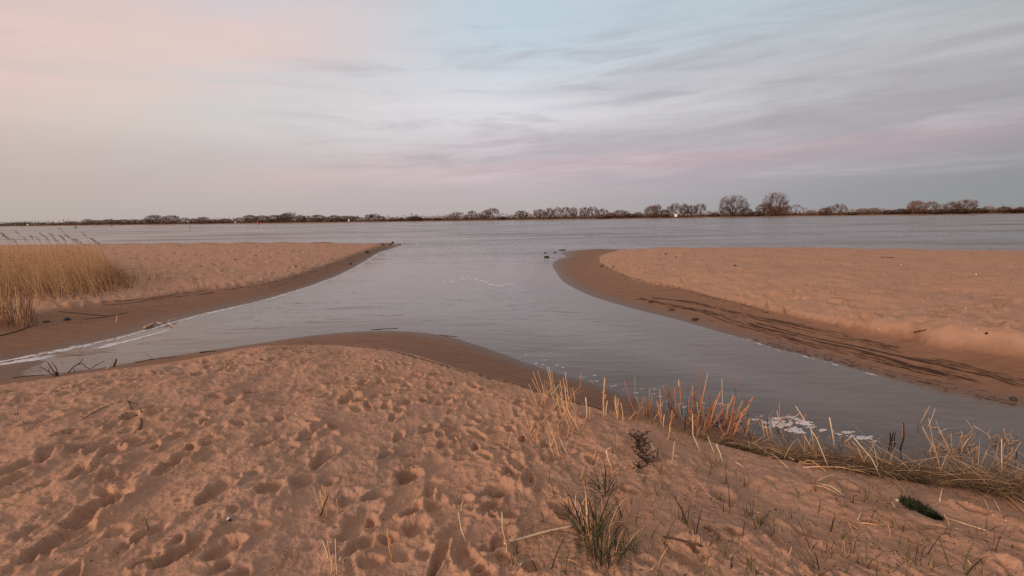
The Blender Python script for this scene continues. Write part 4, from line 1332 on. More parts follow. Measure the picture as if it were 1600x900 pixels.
stalks('reed_clump', 'bent golden reeds with snapped tops folded over the water', 'reeds', GR1,
       [(1478, 738, 1441, 667, St, .0056), (1441, 667, 1468, 669, St, .0063), (1500, 732, 1466, 668, Sp, .0049), (1462, 722, 1451, 653, Sp, .0035), (1470, 730, 1460, 694, St, .0042), (1452, 706, 1504, 716, St, .0056),
        (1448, 706, 1500, 700, St, .0070), (1460, 696, 1490, 697, Sp, .0063), (1487, 684, 1512, 680, St, .0084), (1512, 680, 1515, 700, St, .0084), (1505, 712, 1528, 697, St, .0084), (1504, 698, 1524, 695, Sp, .0056),
        (1518, 722, 1512, 700, Sp, .0035), (1527, 724, 1526, 697, Sp, .0028), (1482, 690, 1504, 706, St, .0084), (1480, 678, 1500, 678, Sp, .0042), (1484, 730, 1478, 690, St, .0049), (1493, 728, 1486, 676, St, .0028)])
stalks('reed_clump', 'reed with a starburst of bent leaves at its top near the frame edge', 'reeds', GR1,
       [(1567, 765, 1565, 686, Sp, .0056), (1565, 690, 1551, 697, St, .0084), (1565, 688, 1552, 683, St, .0063), (1566, 688, 1592, 690, St, .0077), (1565, 690, 1560, 680, Sp, .0056), (1566, 691, 1580, 696, St, .0077),
        (1576, 724, 1595, 690, St, .0042), (1588, 716, 1592, 694, M_DEAD, .0049), (1573, 722, 1583, 697, Sp, .0035), (1555, 722, 1560, 694, Sp, .0035), (1562, 726, 1559, 712, St, .0063), (1542, 730, 1566, 720, St, .0077),
        (1566, 728, 1578, 716, St, .0077)])
stalks('reed_clump', 'small clump of pale stalks cut by the edge of the view', 'reeds', GR1, [(1590, 758, 1600, 732, St, .0070), (1584, 755, 1592, 725, Sp, .0035), (1598, 760, 1604, 722, St, .0056)])
# thin straws among the sparse grass behind the scarp
stalks('reed_clump', 'loose golden straw tuft on the sand behind the scarp, with a few tall straws', 'reeds', GR1,
       [(877, 717, 855, 656, St, .006), (874, 706, 851, 668, St, .006), (892, 715, 876, 688, Sp, .005), (838, 690, 812, 660, St, .005), (811, 686, 804, 658, St, .006), (862, 700, 853, 670, St, .004), (880, 712, 872, 690, St, .004),
        (834, 700, 824, 676, St, .004), (828, 670, 818, 640, St, .007), (870, 716, 858, 690, St, .005), (858, 702, 866, 684, Sp, .004), (846, 700, 838, 676, St, .004), (886, 716, 866, 706, St, .004)])
for rows, lab in [
    ([(520, 806, 503, 758, St, .003), (504, 806, 500, 765, St, .004), (510, 808, 508, 760, St, .003), (528, 803, 526, 780, St, .004), (506, 806, 490, 762, Sp, .002), (500, 804, 512, 776, M_DEAD, .004)], 'small brittle straw tuft standing alone in the trampled sand'),
    ([(514, 872, 504, 845, Sp, .003), (520, 882, 511, 842, St, .003), (527, 898, 524, 842, Sp, .003), (515, 897, 519, 870, St, .003), (530, 880, 533, 874, Sp, .003)], 'sparse pale straws at the lower edge of the sand, below the brittle tuft'),
    ([(615, 876, 606, 826, St, .004), (612, 850, 603, 830, Sp, .002)], 'single orange straw stuck upright in open sand'),
    ([(731, 849, 716, 800, Sp, .003, -.01), (721, 800, 724, 780, Sp, .003)], 'pale straw with a dark lower half curving up from a hollow'),
    ([(793, 868, 785, 826, St, .003), (784, 826, 784, 800, Sp, .003)], 'thin long straw standing near the bright fallen stick'),
    ([(718, 690, 711, 682, St, .006), (720, 700, 713, 684, St, .005)], 'tiny folded straw in the middle of the sand'),
    ([(958, 732, 947, 703, Sp, .005), (932, 703, 956, 702, St, .005), (922, 728, 934, 706, M_DRIFT_D, .004)], 'straws crossed like a small gate in front of the black plant'),
    ([(1118, 708, 1106, 683, Sp, .004), (1130, 722, 1119, 694, Sp, .005)], 'pale straw pair leaning at the grass edge'),
]:
    stalks('straw_tuft', lab, 'straw', 'loose straws in the sand', rows, 'straw')


# ------------------------------------------------------------------ sticks and straws that lie on the ground
def lying(name, label, cat, pxs, mat, rad, group=None, lift=0.6, part=None, sides=6):
    pts = [ground(*p) + Vector((0, 0, rad * lift)) for p in pxs]
    c = pts[0].copy()
    m_ = MB().tube([p - c for p in spline_v(pts, 3)], [rad * (1 - 0.35 * i / (3 * (len(pts) - 1))) for i in range(3 * (len(pts) - 1) + 1)], sides)
    o = m_.build(name, mat, None, tuple(c))
    return tag(o, label, cat, group)


def spline_v(pts, sub):
    return [Vector(p) for p in spline([tuple(p) for p in pts], sub)]


def branch(name, label, cat, mains, mat, group=None):
    """a stick with side twigs: first chain is the stick, the others are its twigs; each (list of (px, py, extra z), radius)"""
    allp = []
    for chain, rad in mains:
        allp.append([ground(a, b) + Vector((0, 0, e + rad * 0.5)) for a, b, e in chain])
    c = allp[0][0].copy()
    o = tag(empty(name, tuple(c)), label, cat, group)
    for k, (pts, (chain, rad)) in enumerate(zip(allp, mains)):
        q = spline_v([p - c for p in pts], 3)
        MB().tube(q, [rad * (1 - 0.5 * i / len(q)) for i in range(len(q))], 6).build('branch' if k == 0 else 'twig', mat, o)
    return o


lying('straw_stick', 'thick bright straw stick lying across small grass', 'straw', [(788, 853), (822, 843), (858, 833), (897, 825)], M_STRAW_P, .007, lift=2.2)
lying('stick', 'long thin curved twig lying on the trodden sand', 'stick', [(108, 676), (130, 655), (160, 638), (190, 627)], M_DRIFT_D, .0042)
branch('forked_stick', 'forked brown stick half buried in a hollow of the sand', 'stick',
       [([(218, 672, 0), (221, 658, 0), (213, 650, 0), (206, 640, 0), (199, 626, .008)], .009), ([(200, 628, .004), (214, 633, .012), (221, 645, .004)], .006), ([(218, 670, 0), (208, 678, 0)], .007)], M_DRIFT)
lying('stick', 'straight twig on the wet slope of the reed spit, upper of two', 'stick', [(92, 487), (125, 490), (165, 494)], M_DRIFT_D, .010)
lying('stick', 'straight twig on the wet slope of the reed spit, lower of two', 'stick', [(130, 499), (160, 496), (198, 489)], M_DRIFT_D, .009)
lying('stick', 'dark twig trailing along the foot of the nearer reed tuft', 'stick', [(0, 525), (30, 517), (52, 508)], M_DRIFT_D, .011)
branch('driftwood', 'pale driftwood branch lying at the water line of the reed spit', 'driftwood',
       [([(226, 513, 0), (240, 508, .02), (258, 507, .02), (268, 503, .03), (275, 502, .05)], .026), ([(262, 506, .02), (270, 511, .02)], .014)], M_DRIFT_P)
stalks('stump', 'dark root stump with three prongs at the shallow creek edge', 'stump', None,
       [(88, 587, 63, 573, M_DRIFT_D, .007), (88, 586, 74, 566, M_DRIFT_D, .008), (90, 586, 80, 565, M_DRIFT, .006, .03), (88, 588, 88, 581, M_DRIFT_D, .028)], 'prong')
branch('driftwood', 'dark crooked branch lying half in the shallow creek', 'driftwood',
       [([(106, 583, 0), (118, 577, .05), (128, 574, .06), (140, 579, .02), (152, 574, .04), (164, 570, .06)], .009), ([(116, 579, .02), (117, 583, 0)], .007), ([(124, 575, .05), (131, 568, .08)], .006)], M_DRIFT_D)
stalks('stump', 'short leaning dark stub at the creek edge beside a white splinter', 'stump', None, [(176, 573, 182, 561, M_DRIFT_D, .014), (165, 576, 172, 571, M_DRIFT_P, .010)], 'stub')
lying('stick', 'flat dark stick along the near creek edge, beside the pronged stump', 'stick', [(20, 591), (45, 588), (70, 586)], M_DRIFT_D, .007)
branch('driftwood', 'thin brown twigs washed up at the near creek edge', 'driftwood',
       [([(210, 567, 0), (226, 565, .01), (250, 561, .01), (276, 558, 0)], .010), ([(238, 562, .01), (224, 554, .05)], .005)], M_DRIFT)
lying('stick', 'flat dark bark strip at the tip of the near sand point', 'stick', [(580, 515.5), (600, 514), (622, 513)], M_DRIFT_D, .006)
lying('stick', 'dark bark strip along the water line past the near sand point', 'stick', [(686, 523.5), (700, 525), (714, 526)], M_DRIFT_D, .006)
lying('stick', 'dark twig along the water line before the near sand point', 'stick', [(312, 552), (325, 550), (338, 549)], M_DRIFT_D, .012)
lying('stick', 'short black stick on the hump of the other sandbank', 'stick', [(1428, 520), (1438, 518), (1448, 516)], M_DRIFT_D, .012)
lying('stick', 'thin grey twig lying on the flat top of the other sandbank', 'stick', [(1376, 402), (1387, 402.5), (1398, 402)], M_DRIFT_D, .014)
lying('stick', 'long dark twig lying in front of the big green tuft', 'stick', [(1036, 841), (1060, 846), (1098, 857)], M_DRIFT_D, .006, lift=1.5)
lying('stick', 'brown twig slanting beside the paired sprouts', 'stick', [(1100, 825), (1118, 833), (1126, 846)], M_DRIFT, .004, lift=1.5)
lying('stick', 'reddish stalk half buried in wrack among the dry grass', 'stick', [(930 + 505, 826), (1470, 826), (1500, 833), (1545, 847)], M_DRIFT, .006)
for k, (a, b, c_, d_, mt) in enumerate([(1253, 728, 1355, 737, 0), (1255, 734, 1378, 743, 1), (1275, 733, 1352, 742, 0), (1210, 706, 1260, 728, 0), (1205, 703, 1240, 722, 1), (1330, 733, 1380, 745, 0), (1278, 755, 1308, 745, 1),
                                        (1246, 720, 1290, 740, 0), (1262, 762, 1310, 776, 0), (1280, 760, 1318, 778, 1), (1300, 728, 1350, 731, 0), (1480, 741, 1505, 741, 1), (1505, 737, 1537, 722, 1), (1186, 703, 1232, 736, 1),
                                        (1545, 762, 1600, 790, 1), (1558, 770, 1602, 806, 0), (1536, 778, 1552, 806, 1), (1560, 775, 1590, 800, 0), (1552, 780, 1572, 815, 1), (1465, 806, 1540, 830, 1), (1342, 818, 1370, 822, 0),
                                        (1340, 828, 1318, 812, 0), (1160, 690, 1190, 700, 1), (800 + 348, 722, 1162, 731, 1), (1340, 814, 1346, 802, 1), (1468, 785, 1473, 760, 1)]):
    e = 0.02 if k < 16 else 0.006
    p0, p1 = ground(a, b), ground(c_, d_)
    mid = (p0 + p1) / 2
    mid.z = drop(mid.x, mid.y)
    pts = [p0 + Vector((0, 0, e)), mid + Vector((0, 0, e * 1.5)), p1 + Vector((0, 0, e))]
    m_ = MB().tube([p - pts[0] for p in spline_v(pts, 2)], [.0035, .0045, .0045, .004, .003], 5)
    tag(m_.build('straw', M_STRAW_P if mt else M_STRAW, None, tuple(pts[0])), '%s straw lying %s' % (('long pale' if abs(c_ - a) > 60 else 'short pale') if mt else ('long golden' if abs(c_ - a) > 60 else 'short golden'), where((a + c_) / 2, (b + d_) / 2)), 'straw', 'straws lying on the bank')

# ------------------------------------------------------------------ grass
BL = []
for k in range(8):
    m_ = MB()
    ln = random.uniform(0.8, 1.2)
    bx = random.uniform(0.05, 0.55)
    m_.blade([(0, 0, -0.15), (bx * 0.10, 0, 0.35 * ln), (bx * 0.35, 0, 0.68 * ln), (bx * 0.95, 0, 0.95 * ln * (1 - 0.25 * bx))], 0.034 + 0.014 * (k % 2), (0, 1, 0), 0.08)
    BL.append({M.name: m_.mesh('blade_shape', M, True) for M in (M_GRASS, M_GRASS_Y, M_DEAD, M_STRAW, M_DARKG)})


def tuft(px, py, k, size, label, mats, group=None, spread=0.02, lean=0.6, name='grass_tuft', cat='grass'):
    p = ground(px, py)
    o = tag(empty(name, tuple(p)), label, cat, group)
    for i in range(k):
        a = random.uniform(0, 6.28)
        rr_ = spread * math.sqrt(random.random())
        bl = link('blade', BL[random.randrange(8)][random.choice(mats).name], o, (math.cos(a) * rr_, math.sin(a) * rr_, 0))
        s_ = size * random.uniform(0.65, 1.35)
        bl.scale = (s_, s_ * random.uniform(0.7, 1.1), s_)
        bl.rotation_euler = (0, random.uniform(0, lean), a + random.uniform(-0.9, 0.9))
    return o


G_, Y_, D_ = M_GRASS, M_GRASS_Y, M_DEAD
tuft(232, 827, 5, 0.085, 'lone green sprig of five blades standing in open sand', [G_], None, 0.004, 0.35)
tuft(932, 840, 90, 0.19, 'largest dark green grass tuft, upper part, with dry blades through it', [G_, G_, G_, M_STRAW, D_], None, 0.11, 1.05)
tuft(945, 880, 60, 0.17, 'lower dark green grass tuft right below the largest one', [G_, G_, G_, D_, M_STRAW], None, 0.075, 0.6)
tuft(905, 812, 26, 0.15, 'sprawling dark blades on the creek side of the largest grass tuft', [G_, D_, G_, M_STRAW], None, 0.07, 1.25)
tuft(978, 815, 22, 0.15, 'sprawling pale and dark blades on the outer side of the largest grass tuft', [G_, M_STRAW, D_], None, 0.07, 1.2)
tuft(985, 868, 18, 0.13, 'loose green blades beside the lower dark tuft', [G_, G_, D_], None, 0.05, 1.0)
tuft(945, 768, 30, 0.17, 'flattened dark grass blades above the largest tuft', [G_, D_, G_], None, 0.06, 1.35)
tuft(1008, 757, 14, 0.06, 'dark creeping sprig below the black plant', [D_, G_], None, 0.05, 1.1)
tuft(1034, 850, 10, 0.09, 'green tuft at the end of the long dark twig', [G_, Y_], None, 0.02, 0.7)
tuft(803, 890, 12, 0.10, 'green tuft at the lower edge below the bright stick', [G_], None, 0.035, 0.5)
tuft(1122, 780, 7, 0.10, 'yellow-green tuft with an upright blade in a small hollow', [G_, Y_], None, 0.02, 0.6)
tuft(867, 776, 3, 0.10, 'two leaning yellow-green blades in the sand above the bright stick', [Y_, G_], None, 0.01, 0.5)
tuft(1362, 786, 14, 0.09, 'green tuft above the moss clump by the grass fringe', [G_, G_, Y_], None, 0.05, 0.6)
tuft(1408, 828, 12, 0.075, 'dark star-like green sprig below the moss clump', [G_, G_, D_], None, 0.02, 0.9)
tuft(1318, 868, 12, 0.08, 'green and red sprig in the open sand left of the twin blades', [G_, G_, M_STRAW], None, 0.025, 0.7)
tuft(1266, 850, 4, 0.06, 'tiny dark sprout with two arching leaves like a seedling', [D_], None, 0.003, 1.0)
tuft(1244, 815, 9, 0.095, 'thin green tuft beside a grey hollow', [G_, G_, Y_], None, 0.045, 0.4)
tuft(1415, 878, 6, 0.10, 'twin upright blades with a yellow base near the lower edge', [G_, Y_], None, 0.012, 0.45)
tuft(1300, 826, 4, 0.06, 'yellowing mossy sprout between two dark sprigs', [Y_], None, 0.012, 0.9)
tuft(800 + 382, 770, 6, 0.065, 'small dark sprig hugging the ground before the straw pile', [G_, D_], None, 0.02, 0.9)
tuft(1180, 895, 9, 0.10, 'green blades cut off by the lower edge', [G_, G_, Y_], None, 0.03, 0.35)
tuft(1605, 885, 9, 0.10, 'green and golden blades at the outer lower edge', [G_, Y_], None, 0.04, 0.4)
tuft(352, 576, 14, 0.10, 'dark green trailing weed near the tip of the near sand point', [D_, G_], None, 0.10, 1.35)
tuft(384, 614, 9, 0.09, 'dark green sprig in the dry sand beside a deep footprint', [D_, G_], None, 0.05, 1.0)
tuft(481, 537, 9, 0.09, 'dark brown weed scrap on the crest of the near sand point', [D_], None, 0.10, 1.4)
tuft(539, 558, 5, 0.09, 'small upright sprig just inside the scarp of the near sand point', [D_, M_STRAW], None, 0.05, 0.6)
for q_, (a, b, k, s_) in enumerate(sorted([(587, 687, 3, .05), (465, 723, 4, .05), (480, 722, 2, .05), (523, 722, 2, .06), (590, 745, 3, .06), (708, 778, 2, .07), (573, 785, 3, .05), (607, 790, 3, .05), (645, 788, 2, .04), (445, 866, 3, .08),
                      (460, 878, 2, .06), (690, 860, 3, .06), (565, 882, 3, .06), (755, 852, 3, .06), (772, 865, 4, .06), (648, 822, 3, .04), (25, 648, 4, .07)])):
    tuft(a, b, k, s_, 'small dark sprout in the trampled sand, %s counting inward from the shallow creek' % ORD[q_], [D_, G_], 'sparse dark sprouts in the trampled sand', 0.012, 0.8, 'grass_sprout')
cnt = 0
while cnt < 250:
    a, b = rng.uniform(800, 1640), rng.uniform(690, 905)
    edge_y = np.interp(a, [800, 900, 1000, 1150, 1300, 1400, 1600], [660, 690, 690, 712, 750, 765, 800])
    if b < edge_y + 8 or rng.random() > 0.35 + 0.65 * (b - 690) / 200:
        continue
    if fbm(np.array([a / 60.0], dtype=np.float32), np.array([b / 40.0], dtype=np.float32), 9, 2)[0] < -0.12:
        continue
    cnt += 1
    kb, sb = random.choice([1, 2, 2, 3, 4, 5]), random.uniform(0.06, 0.15)
    tuft(a, b, kb, sb, '%s %s sprout %s' % ('short' if sb < .085 else 'medium' if sb < .11 else 'tall', CNT[kb], where(a, b)), [G_, G_, Y_, D_], 'thin sprouts of the sparse grass', random.uniform(0.004, 0.02), 0.75, 'grass_sprout')
for k in range(46):     # straws and dead stems scattered through the sparse grass
    a, b = rng.uniform(770, 1560), rng.uniform(650, 895)
    edge_y = np.interp(a, [770, 900, 1000, 1150, 1300, 1400, 1600], [640, 690, 695, 712, 752, 768, 802])
    if b < edge_y:
        continue
    ln = random.uniform(14, 44)
    an = random.choice([random.uniform(-0.5, 0.6), random.uniform(-0.3, 0.3) + 1.57])
    lie = abs(an) > 1
    p0 = ground(a, b)
    L = ln / FPX * p0.y
    if lie:
        ph = random.uniform(0, 6.28)
        pts = [(0, 0, .004), (math.cos(ph) * L * .5, math.sin(ph) * L * .5, .012), (math.cos(ph) * L, math.sin(ph) * L, .004)]
    else:
        pts = [(0, 0, -.02), (math.sin(an) * L * .45, 0, L * .5), (math.sin(an) * L * 1.05, 0.01, L * .92)]
    m_ = MB().tube(pts, [.0026, .0024, .0016], 5)
    tag(m_.build('straw', random.choice([M_STRAW, M_STRAW_P, M_DRIFT_D, M_STRAW]), None, tuple(p0)), '%s thin %s straw %s' % ('long' if ln > 28 else 'short', 'fallen' if lie else 'standing', where(a, b)), 'straw', 'loose straws in the sparse grass')

# the matted fringe along the water edge
g = np.random.default_rng(33)
n = 11000
pxs = 1080 + (1760 - 1080) * g.uniform(0, 1, n) ** 0.75
top = np.interp(pxs, [1060, 1150, 1200, 1300, 1400, 1500, 1600, 1760], [682, 694, 702, 718, 733, 745, 758, 785])
bot = np.interp(pxs, [1060, 1150, 1200, 1300, 1400, 1500, 1600, 1760], [688, 704, 722, 742, 758, 776, 800, 835])
pys = top + (bot - top) * np.clip(g.normal(0.45, 0.25, n), 0, 1.05)
B = np.array([at(a, b, 0.2) for a, b in zip(pxs, pys)])
zb = np.array([drop(a, b) for a, b in B])
thick = np.interp(pxs, [1060, 1200, 1400, 1760], [0.5, 1.0, 1.45, 1.7]) * np.clip(0.95 + 1.3 * fbm((pxs / 16).astype(np.float32), (pys / 9).astype(np.float32), 123, 3), 0.3, 1.7)


def fringe(name, label, sel, mat, h0, h1, wd, lean):
    k = len(sel)
    hh = g.uniform(h0, h1, k) * thick[sel]
    a = g.uniform(0, 2 * math.pi, k)
    vec = np.stack([np.cos(a) * lean * hh, np.sin(a) * lean * hh, hh], 1)
    bend = np.stack([np.cos(a) * hh * 0.6, np.sin(a) * hh * 0.6, -0.55 * hh], 1)
    co, fc = ribbons(np.stack([B[sel, 0], B[sel, 1], zb[sel] - 0.01], 1), vec, g.uniform(0.6, 1.3, k) * wd, 3, bend)
    tag(link(name, np_mesh(name, co, fc, mat, False)), label, 'grass', None, 'stuff')


fringe('matted_grass', 'dark brown matted dead grass along the near water edge', np.arange(0, 5000), M_SCRUB, 0.06, 0.17, 0.006, 0.6)
fringe('dry_grass', 'tan dry grass mixed through the mat at the near water edge', np.arange(5000, 8000), M_REED, 0.07, 0.20, 0.005, 0.6)
fringe('loose_straw', 'bright bent straws tangled in the mat at the near water edge', np.arange(4700, 5300), M_STRAW, 0.08, 0.24, 0.008, 0.9)
fringe('green_grass', 'dark green grass showing in the mat at the near water edge', np.arange(8000, 11000), M_GRASS, 0.05, 0.15, 0.006, 0.4)
n = 700
pxs = g.uniform(960, 1130, n)
pys = np.interp(pxs, [960, 1000, 1060, 1130], [652, 664, 680, 697]) + g.normal(0, 4, n)
B = np.array([at(a, b, 0.22) for a, b in zip(pxs, pys)])
zb = np.array([drop(a, b) for a, b in B])
thick = np.ones(n)
fringe('short_grass', 'short olive grass between the reed stubble on the scarp', np.arange(n), M_GRASS_Y, 0.02, 0.075, 0.004, 0.8)

# moss clump
p = ground(1438, 800)
o = tag(empty('moss_clump', tuple(p)), 'dark green elongated clump of moss lying on the sand by the grass fringe', 'moss')
q0, q1 = ground(1408, 788) - p, ground(1472, 812) - p
m_ = MB()
NN = 14
for i in range(NN):
    t = i / (NN - 1)
    c = q0.lerp(q1, t)
    wdt = 0.055 * math.sin(math.pi * min(1, 0.12 + 0.95 * t)) ** 0.7 * (1.1 - 0.5 * t)
    for j in range(8):
        a = math.pi * j / 7
        m_.v.append(Vector((c.x + math.cos(a) * wdt * 0.45, c.y + math.cos(a) * wdt * 1.2, c.z - 0.005 + math.sin(a) * wdt * 0.75 + random.uniform(-.006, .006))))
for i in range(NN - 1):
    for j in range(7):
        a = i * 8 + j
        m_.f.append((a, a + 1, a + 9, a + 8))
m_.build('cushion', M_DARKG, o)
k = 900
t = g.uniform(0, 1, k)
c = np.array(q0)[None] + (np.array(q1) - np.array(q0))[None] * t[:, None]
wdt = 0.06 * np.sin(math.pi * np.minimum(1, 0.12 + 0.95 * t)) ** 0.7 * (1.1 - 0.5 * t)
a = g.uniform(0, math.pi, k)
b = c + np.stack([np.cos(a) * wdt * 0.45, np.cos(a) * wdt * 1.2, np.sin(a) * wdt * 0.7], 1)
v = np.stack([np.cos(a) * 0.01 + g.normal(0, .012, k), np.cos(a) * 0.01 + g.normal(0, .012, k), np.sin(a) * 0.02 + g.normal(0, .006, k)], 1)
co, fc = ribbons(b, v, np.full(k, 0.006), 1, tip=0.4)
tag(link('moss_leaves', np_mesh('moss_leaves', co, fc, M_DARKG, False), o), kind='stuff')

# black dead plant
p = ground(1000, 712)
o = tag(empty('dead_plant', tuple(p)), 'black withered plant with many tiny twigs on the sand behind the stubble', 'plant')
rd = random.Random(4)
for i in range(9):
    base = ground(996 + i * 1.5 + rd.uniform(-7, 8), 684 + i * 6) - p
    m_ = MB()
    tipv = base + Vector((rd.uniform(-.06, .05), rd.uniform(-.06, .06), rd.uniform(.03, .09)))
    m_.tube([base, base.lerp(tipv, .5) + Vector((rd.uniform(-.02, .02), 0, 0)), tipv], [.004, .003, .002], 5)
    for j in range(16):
        q = base.lerp(tipv, rd.uniform(.1, 1))
        e = q + Vector((rd.uniform(-.06, .06), rd.uniform(-.04, .04), rd.uniform(-.02, .05)))
        m_.tube([q, e], [.0022, .0012], 3, False)
        m_.blade([e, e + Vector((.008, 0, .005)), e + Vector((.014, 0, .004))], .012, (0, 1, .3), .3)
    m_.build('stem', M_DEAD, o)

# the nearer tuft in front of the reed bed
rows = []
for i in range(110):
    bx = random.uniform(-14, 52)
    by = 514 - abs(bx - 20) * 0.05 - random.uniform(0, 22)
    rows.append((bx, by, bx + random.gauss(-4, 9), by - random.uniform(22, 80) * (1 - abs(bx - 18) / 90), random.choice([M_REED, M_REED, M_PLUME, M_REED, M_STRAW]), random.uniform(.003, .007), random.uniform(-.06, .04)))
stalks('reed_clump', 'nearer clump of drooping tan reeds with a reddish foot on the spit edge', 'reeds', None, rows)
tuft(24, 508, 60, 0.22, 'reddish brown grass tuft round the foot of the nearer reed clump', [M_STRAW, Y_, D_, Y_], None, 0.35, 0.9)
tuft(4, 488, 60, 0.24, 'dark green-black cushion of grass beside the nearer reed clump', [M_DARKG, D_, M_DARKG], None, 0.38, 0.9)
for (a, b, k, s_, sp, lab) in [(230, 437, 26, .34, .45, 'wider pale straw tuft on the sand past the reed bed'), (264, 436, 18, .26, .25, 'small straw tuft beyond the wider one past the reed bed'), (183, 457, 20, .24, .28, 'low straw tuft on the bare slope below the reed bed corner'),
                               (305, 449, 16, .20, .30, 'flat straw scrap near the top of the wet slope'), (415, 415, 8, .30, .12, 'tiny dry stem tuft on the crest of the reed spit'), (178, 505, 4, .22, .10, 'tiny thin sprig on the wet slope of the reed spit')]:
    tuft(a, b, k, s_, lab, [M_STRAW, Y_, M_STRAW], None, sp, 0.8, 'straw_tuft', 'straw')

# ------------------------------------------------------------------ scraps, wrack, shells, stones
def flecks(pts, lens, wid, hgt, ang):
    """flat little lozenges with a raised middle"""
    n = len(pts)
    ca, sa = np.cos(ang), np.sin(ang)
    d = np.stack([ca, sa, np.zeros(n)], 1) * (lens / 2)[:, None]
    s = np.stack([-sa, ca, np.zeros(n)], 1) * (wid / 2)[:, None]
    up = np.zeros((n, 3)); up[:, 2] = hgt
    co = np.stack([pts - d, pts - s, pts + d, pts + s, pts + up], 1).reshape(-1, 3)
    off = (np.arange(n) * 5)[:, None]
    fc = np.concatenate([off + np.array(q)[None] for q in ((0, 1, 4), (1, 2, 4), (2, 3, 4), (3, 0, 4))], 0)
    return co, fc


def wrack(pxs, n, spread, ln, label, mat=None, name='wrack_line', smin=0.5):
    pts = [ground(*p) for p in pxs]
    pv = np.array(spline([tuple(p) for p in pts], 12))
    seg = np.linalg.norm(np.diff(pv, axis=0), axis=1)
    cum = np.concatenate([[0], np.cumsum(seg)])
    s = g.uniform(0, cum[-1], n)
    dens = 0.62 + 0.8 * fbm((s * 0.9).astype(np.float32), np.full(n, 3.3, dtype=np.float32), len(pxs) + n, 3)
    s = s[g.uniform(0, 1, n) < dens]
    k = len(s)
    X = np.interp(s, cum, pv[:, 0]); Y = np.interp(s, cum, pv[:, 1])
    tx = np.interp(s + 0.1, cum, pv[:, 0]) - np.interp(s - 0.1, cum, pv[:, 0])
    ty = np.interp(s + 0.1, cum, pv[:, 1]) - np.interp(s - 0.1, cum, pv[:, 1])
    an = np.arctan2(ty, tx)
    strands = g.normal(0, spread * 2.0, 8)
    o_ = strands[np.minimum(g.integers(0, 8, k), g.integers(0, 8, k))] * (0.5 + np.abs(fbm((s * 0.35).astype(np.float32), np.full(k, 5.5, dtype=np.float32), n, 2)) * 2.2) + g.normal(0, spread * 0.16, k)
    X = X - np.sin(an) * o_; Y = Y + np.cos(an) * o_
    Z = np.array([drop(a, b) for a, b in zip(X, Y)]) + 0.003
    L = g.uniform(smin, 2.0, k) * ln
    co, fc = flecks(np.stack([X, Y, Z], 1), L, L * g.uniform(0.03, 0.09, k), g.uniform(0.002, 0.005, k), an + g.normal(0, 0.08, k))
    tag(link(name, np_mesh(name, co, fc, mat or M_WRACK, False)), label, 'wrack', None, 'stuff')


wrack([(938, 413), (965, 425), (985, 434), (1010, 441), (1060, 450), (1100, 462), (1150, 474), (1200, 489)], 800, 0.022, 0.10, 'dark line of scraps tracing the dry edge of the other sandbank')
wrack([(1020, 466), (1060, 470), (1110, 480), (1180, 497), (1250, 512), (1310, 526), (1400, 546)], 1100, 0.03, 0.13, 'upper thin wrack line across the wet slope of the other sandbank')
wrack([(1000, 466), (1050, 477), (1110, 489), (1200, 518), (1260, 536), (1330, 550), (1400, 568), (1440, 577), (1500, 592)], 1300, 0.045, 0.14, 'heaviest black wrack line low on the wet slope of the other sandbank')
wrack([(1180, 505), (1260, 526), (1350, 545), (1450, 569), (1540, 590)], 1300, 0.035, 0.13, 'middle wrack line on the wet slope of the other sandbank')
wrack([(1430, 560), (1490, 568), (1540, 580), (1600, 600)], 260, 0.06, 0.14, 'broken wrack line under the eroded edge of the other sandbank')
wrack([(1180, 530), (1300, 560), (1400, 586), (1500, 608), (1590, 630)], 450, 0.10, 0.06, 'thin scatter of scraps just above the water of the other sandbank')
wrack([(540, 541), (600, 547), (640, 556), (700, 574), (760, 590), (815, 604), (870, 622), (950, 644)], 900, 0.010, 0.045, 'thin dark line of scraps along the scarp of the near sand')
wrack([(330, 455), (400, 446), (470, 430), (520, 413), (560, 400)], 500, 0.09, 0.14, 'broken line of dark scraps along the crest of the reed spit')
wrack([(160, 476), (210, 471), (270, 463), (330, 455)], 300, 0.08, 0.14, 'brown scraps along the dry edge below the reed bed')
wrack([(180, 381), (260, 382), (350, 383), (450, 384), (560, 383)], 500, 0.55, 0.30, 'dark scraps strewn along the far brow of the reed spit', M_WRACK, 'plant_debris')
# fine litter in the near sand
def litter(name, label, n, xr, yr, ln, mat, clus, ar=(0.2, 0.6)):
    a, b = g.uniform(*xr, n), g.uniform(*yr, n)
    if clus:
        k = fbm((a / 70).astype(np.float32), (b / 45).astype(np.float32), 15, 3) > -0.1
        a, b = a[k], b[k]
    P3 = np.array([at(u, v, 0.45) for u, v in zip(a, b)])
    Z = np.array([drop(u, v) for u, v in P3])
    k = Z > 0.16
    P3, Z = P3[k], Z[k]
    L = g.uniform(0.4, 1.5, len(Z)) * ln
    co, fc = flecks(np.stack([P3[:, 0], P3[:, 1], Z + 0.002], 1), L, L * g.uniform(*ar, len(Z)), L * 0.45 * ar[1], g.uniform(0, 6.28, len(Z)))
    tag(link(name, np_mesh(name, co, fc, mat, False)), label, 'litter', None, 'stuff')


litter('plant_litter', 'tiny dark plant scraps strewn over the sand below the bank', 2600, (780, 1600), (640, 900), 0.011, M_WRACK, True)
litter('sand_litter', 'sparse dark crumbs strewn over the trampled sand', 800, (0, 800), (560, 900), 0.010, M_WRACK, True)
litter('straw_litter', 'short pale straw scraps strewn below the dry grass fringe', 420, (800, 1600), (680, 890), 0.050, M_STRAW, True, (0.03, 0.08))

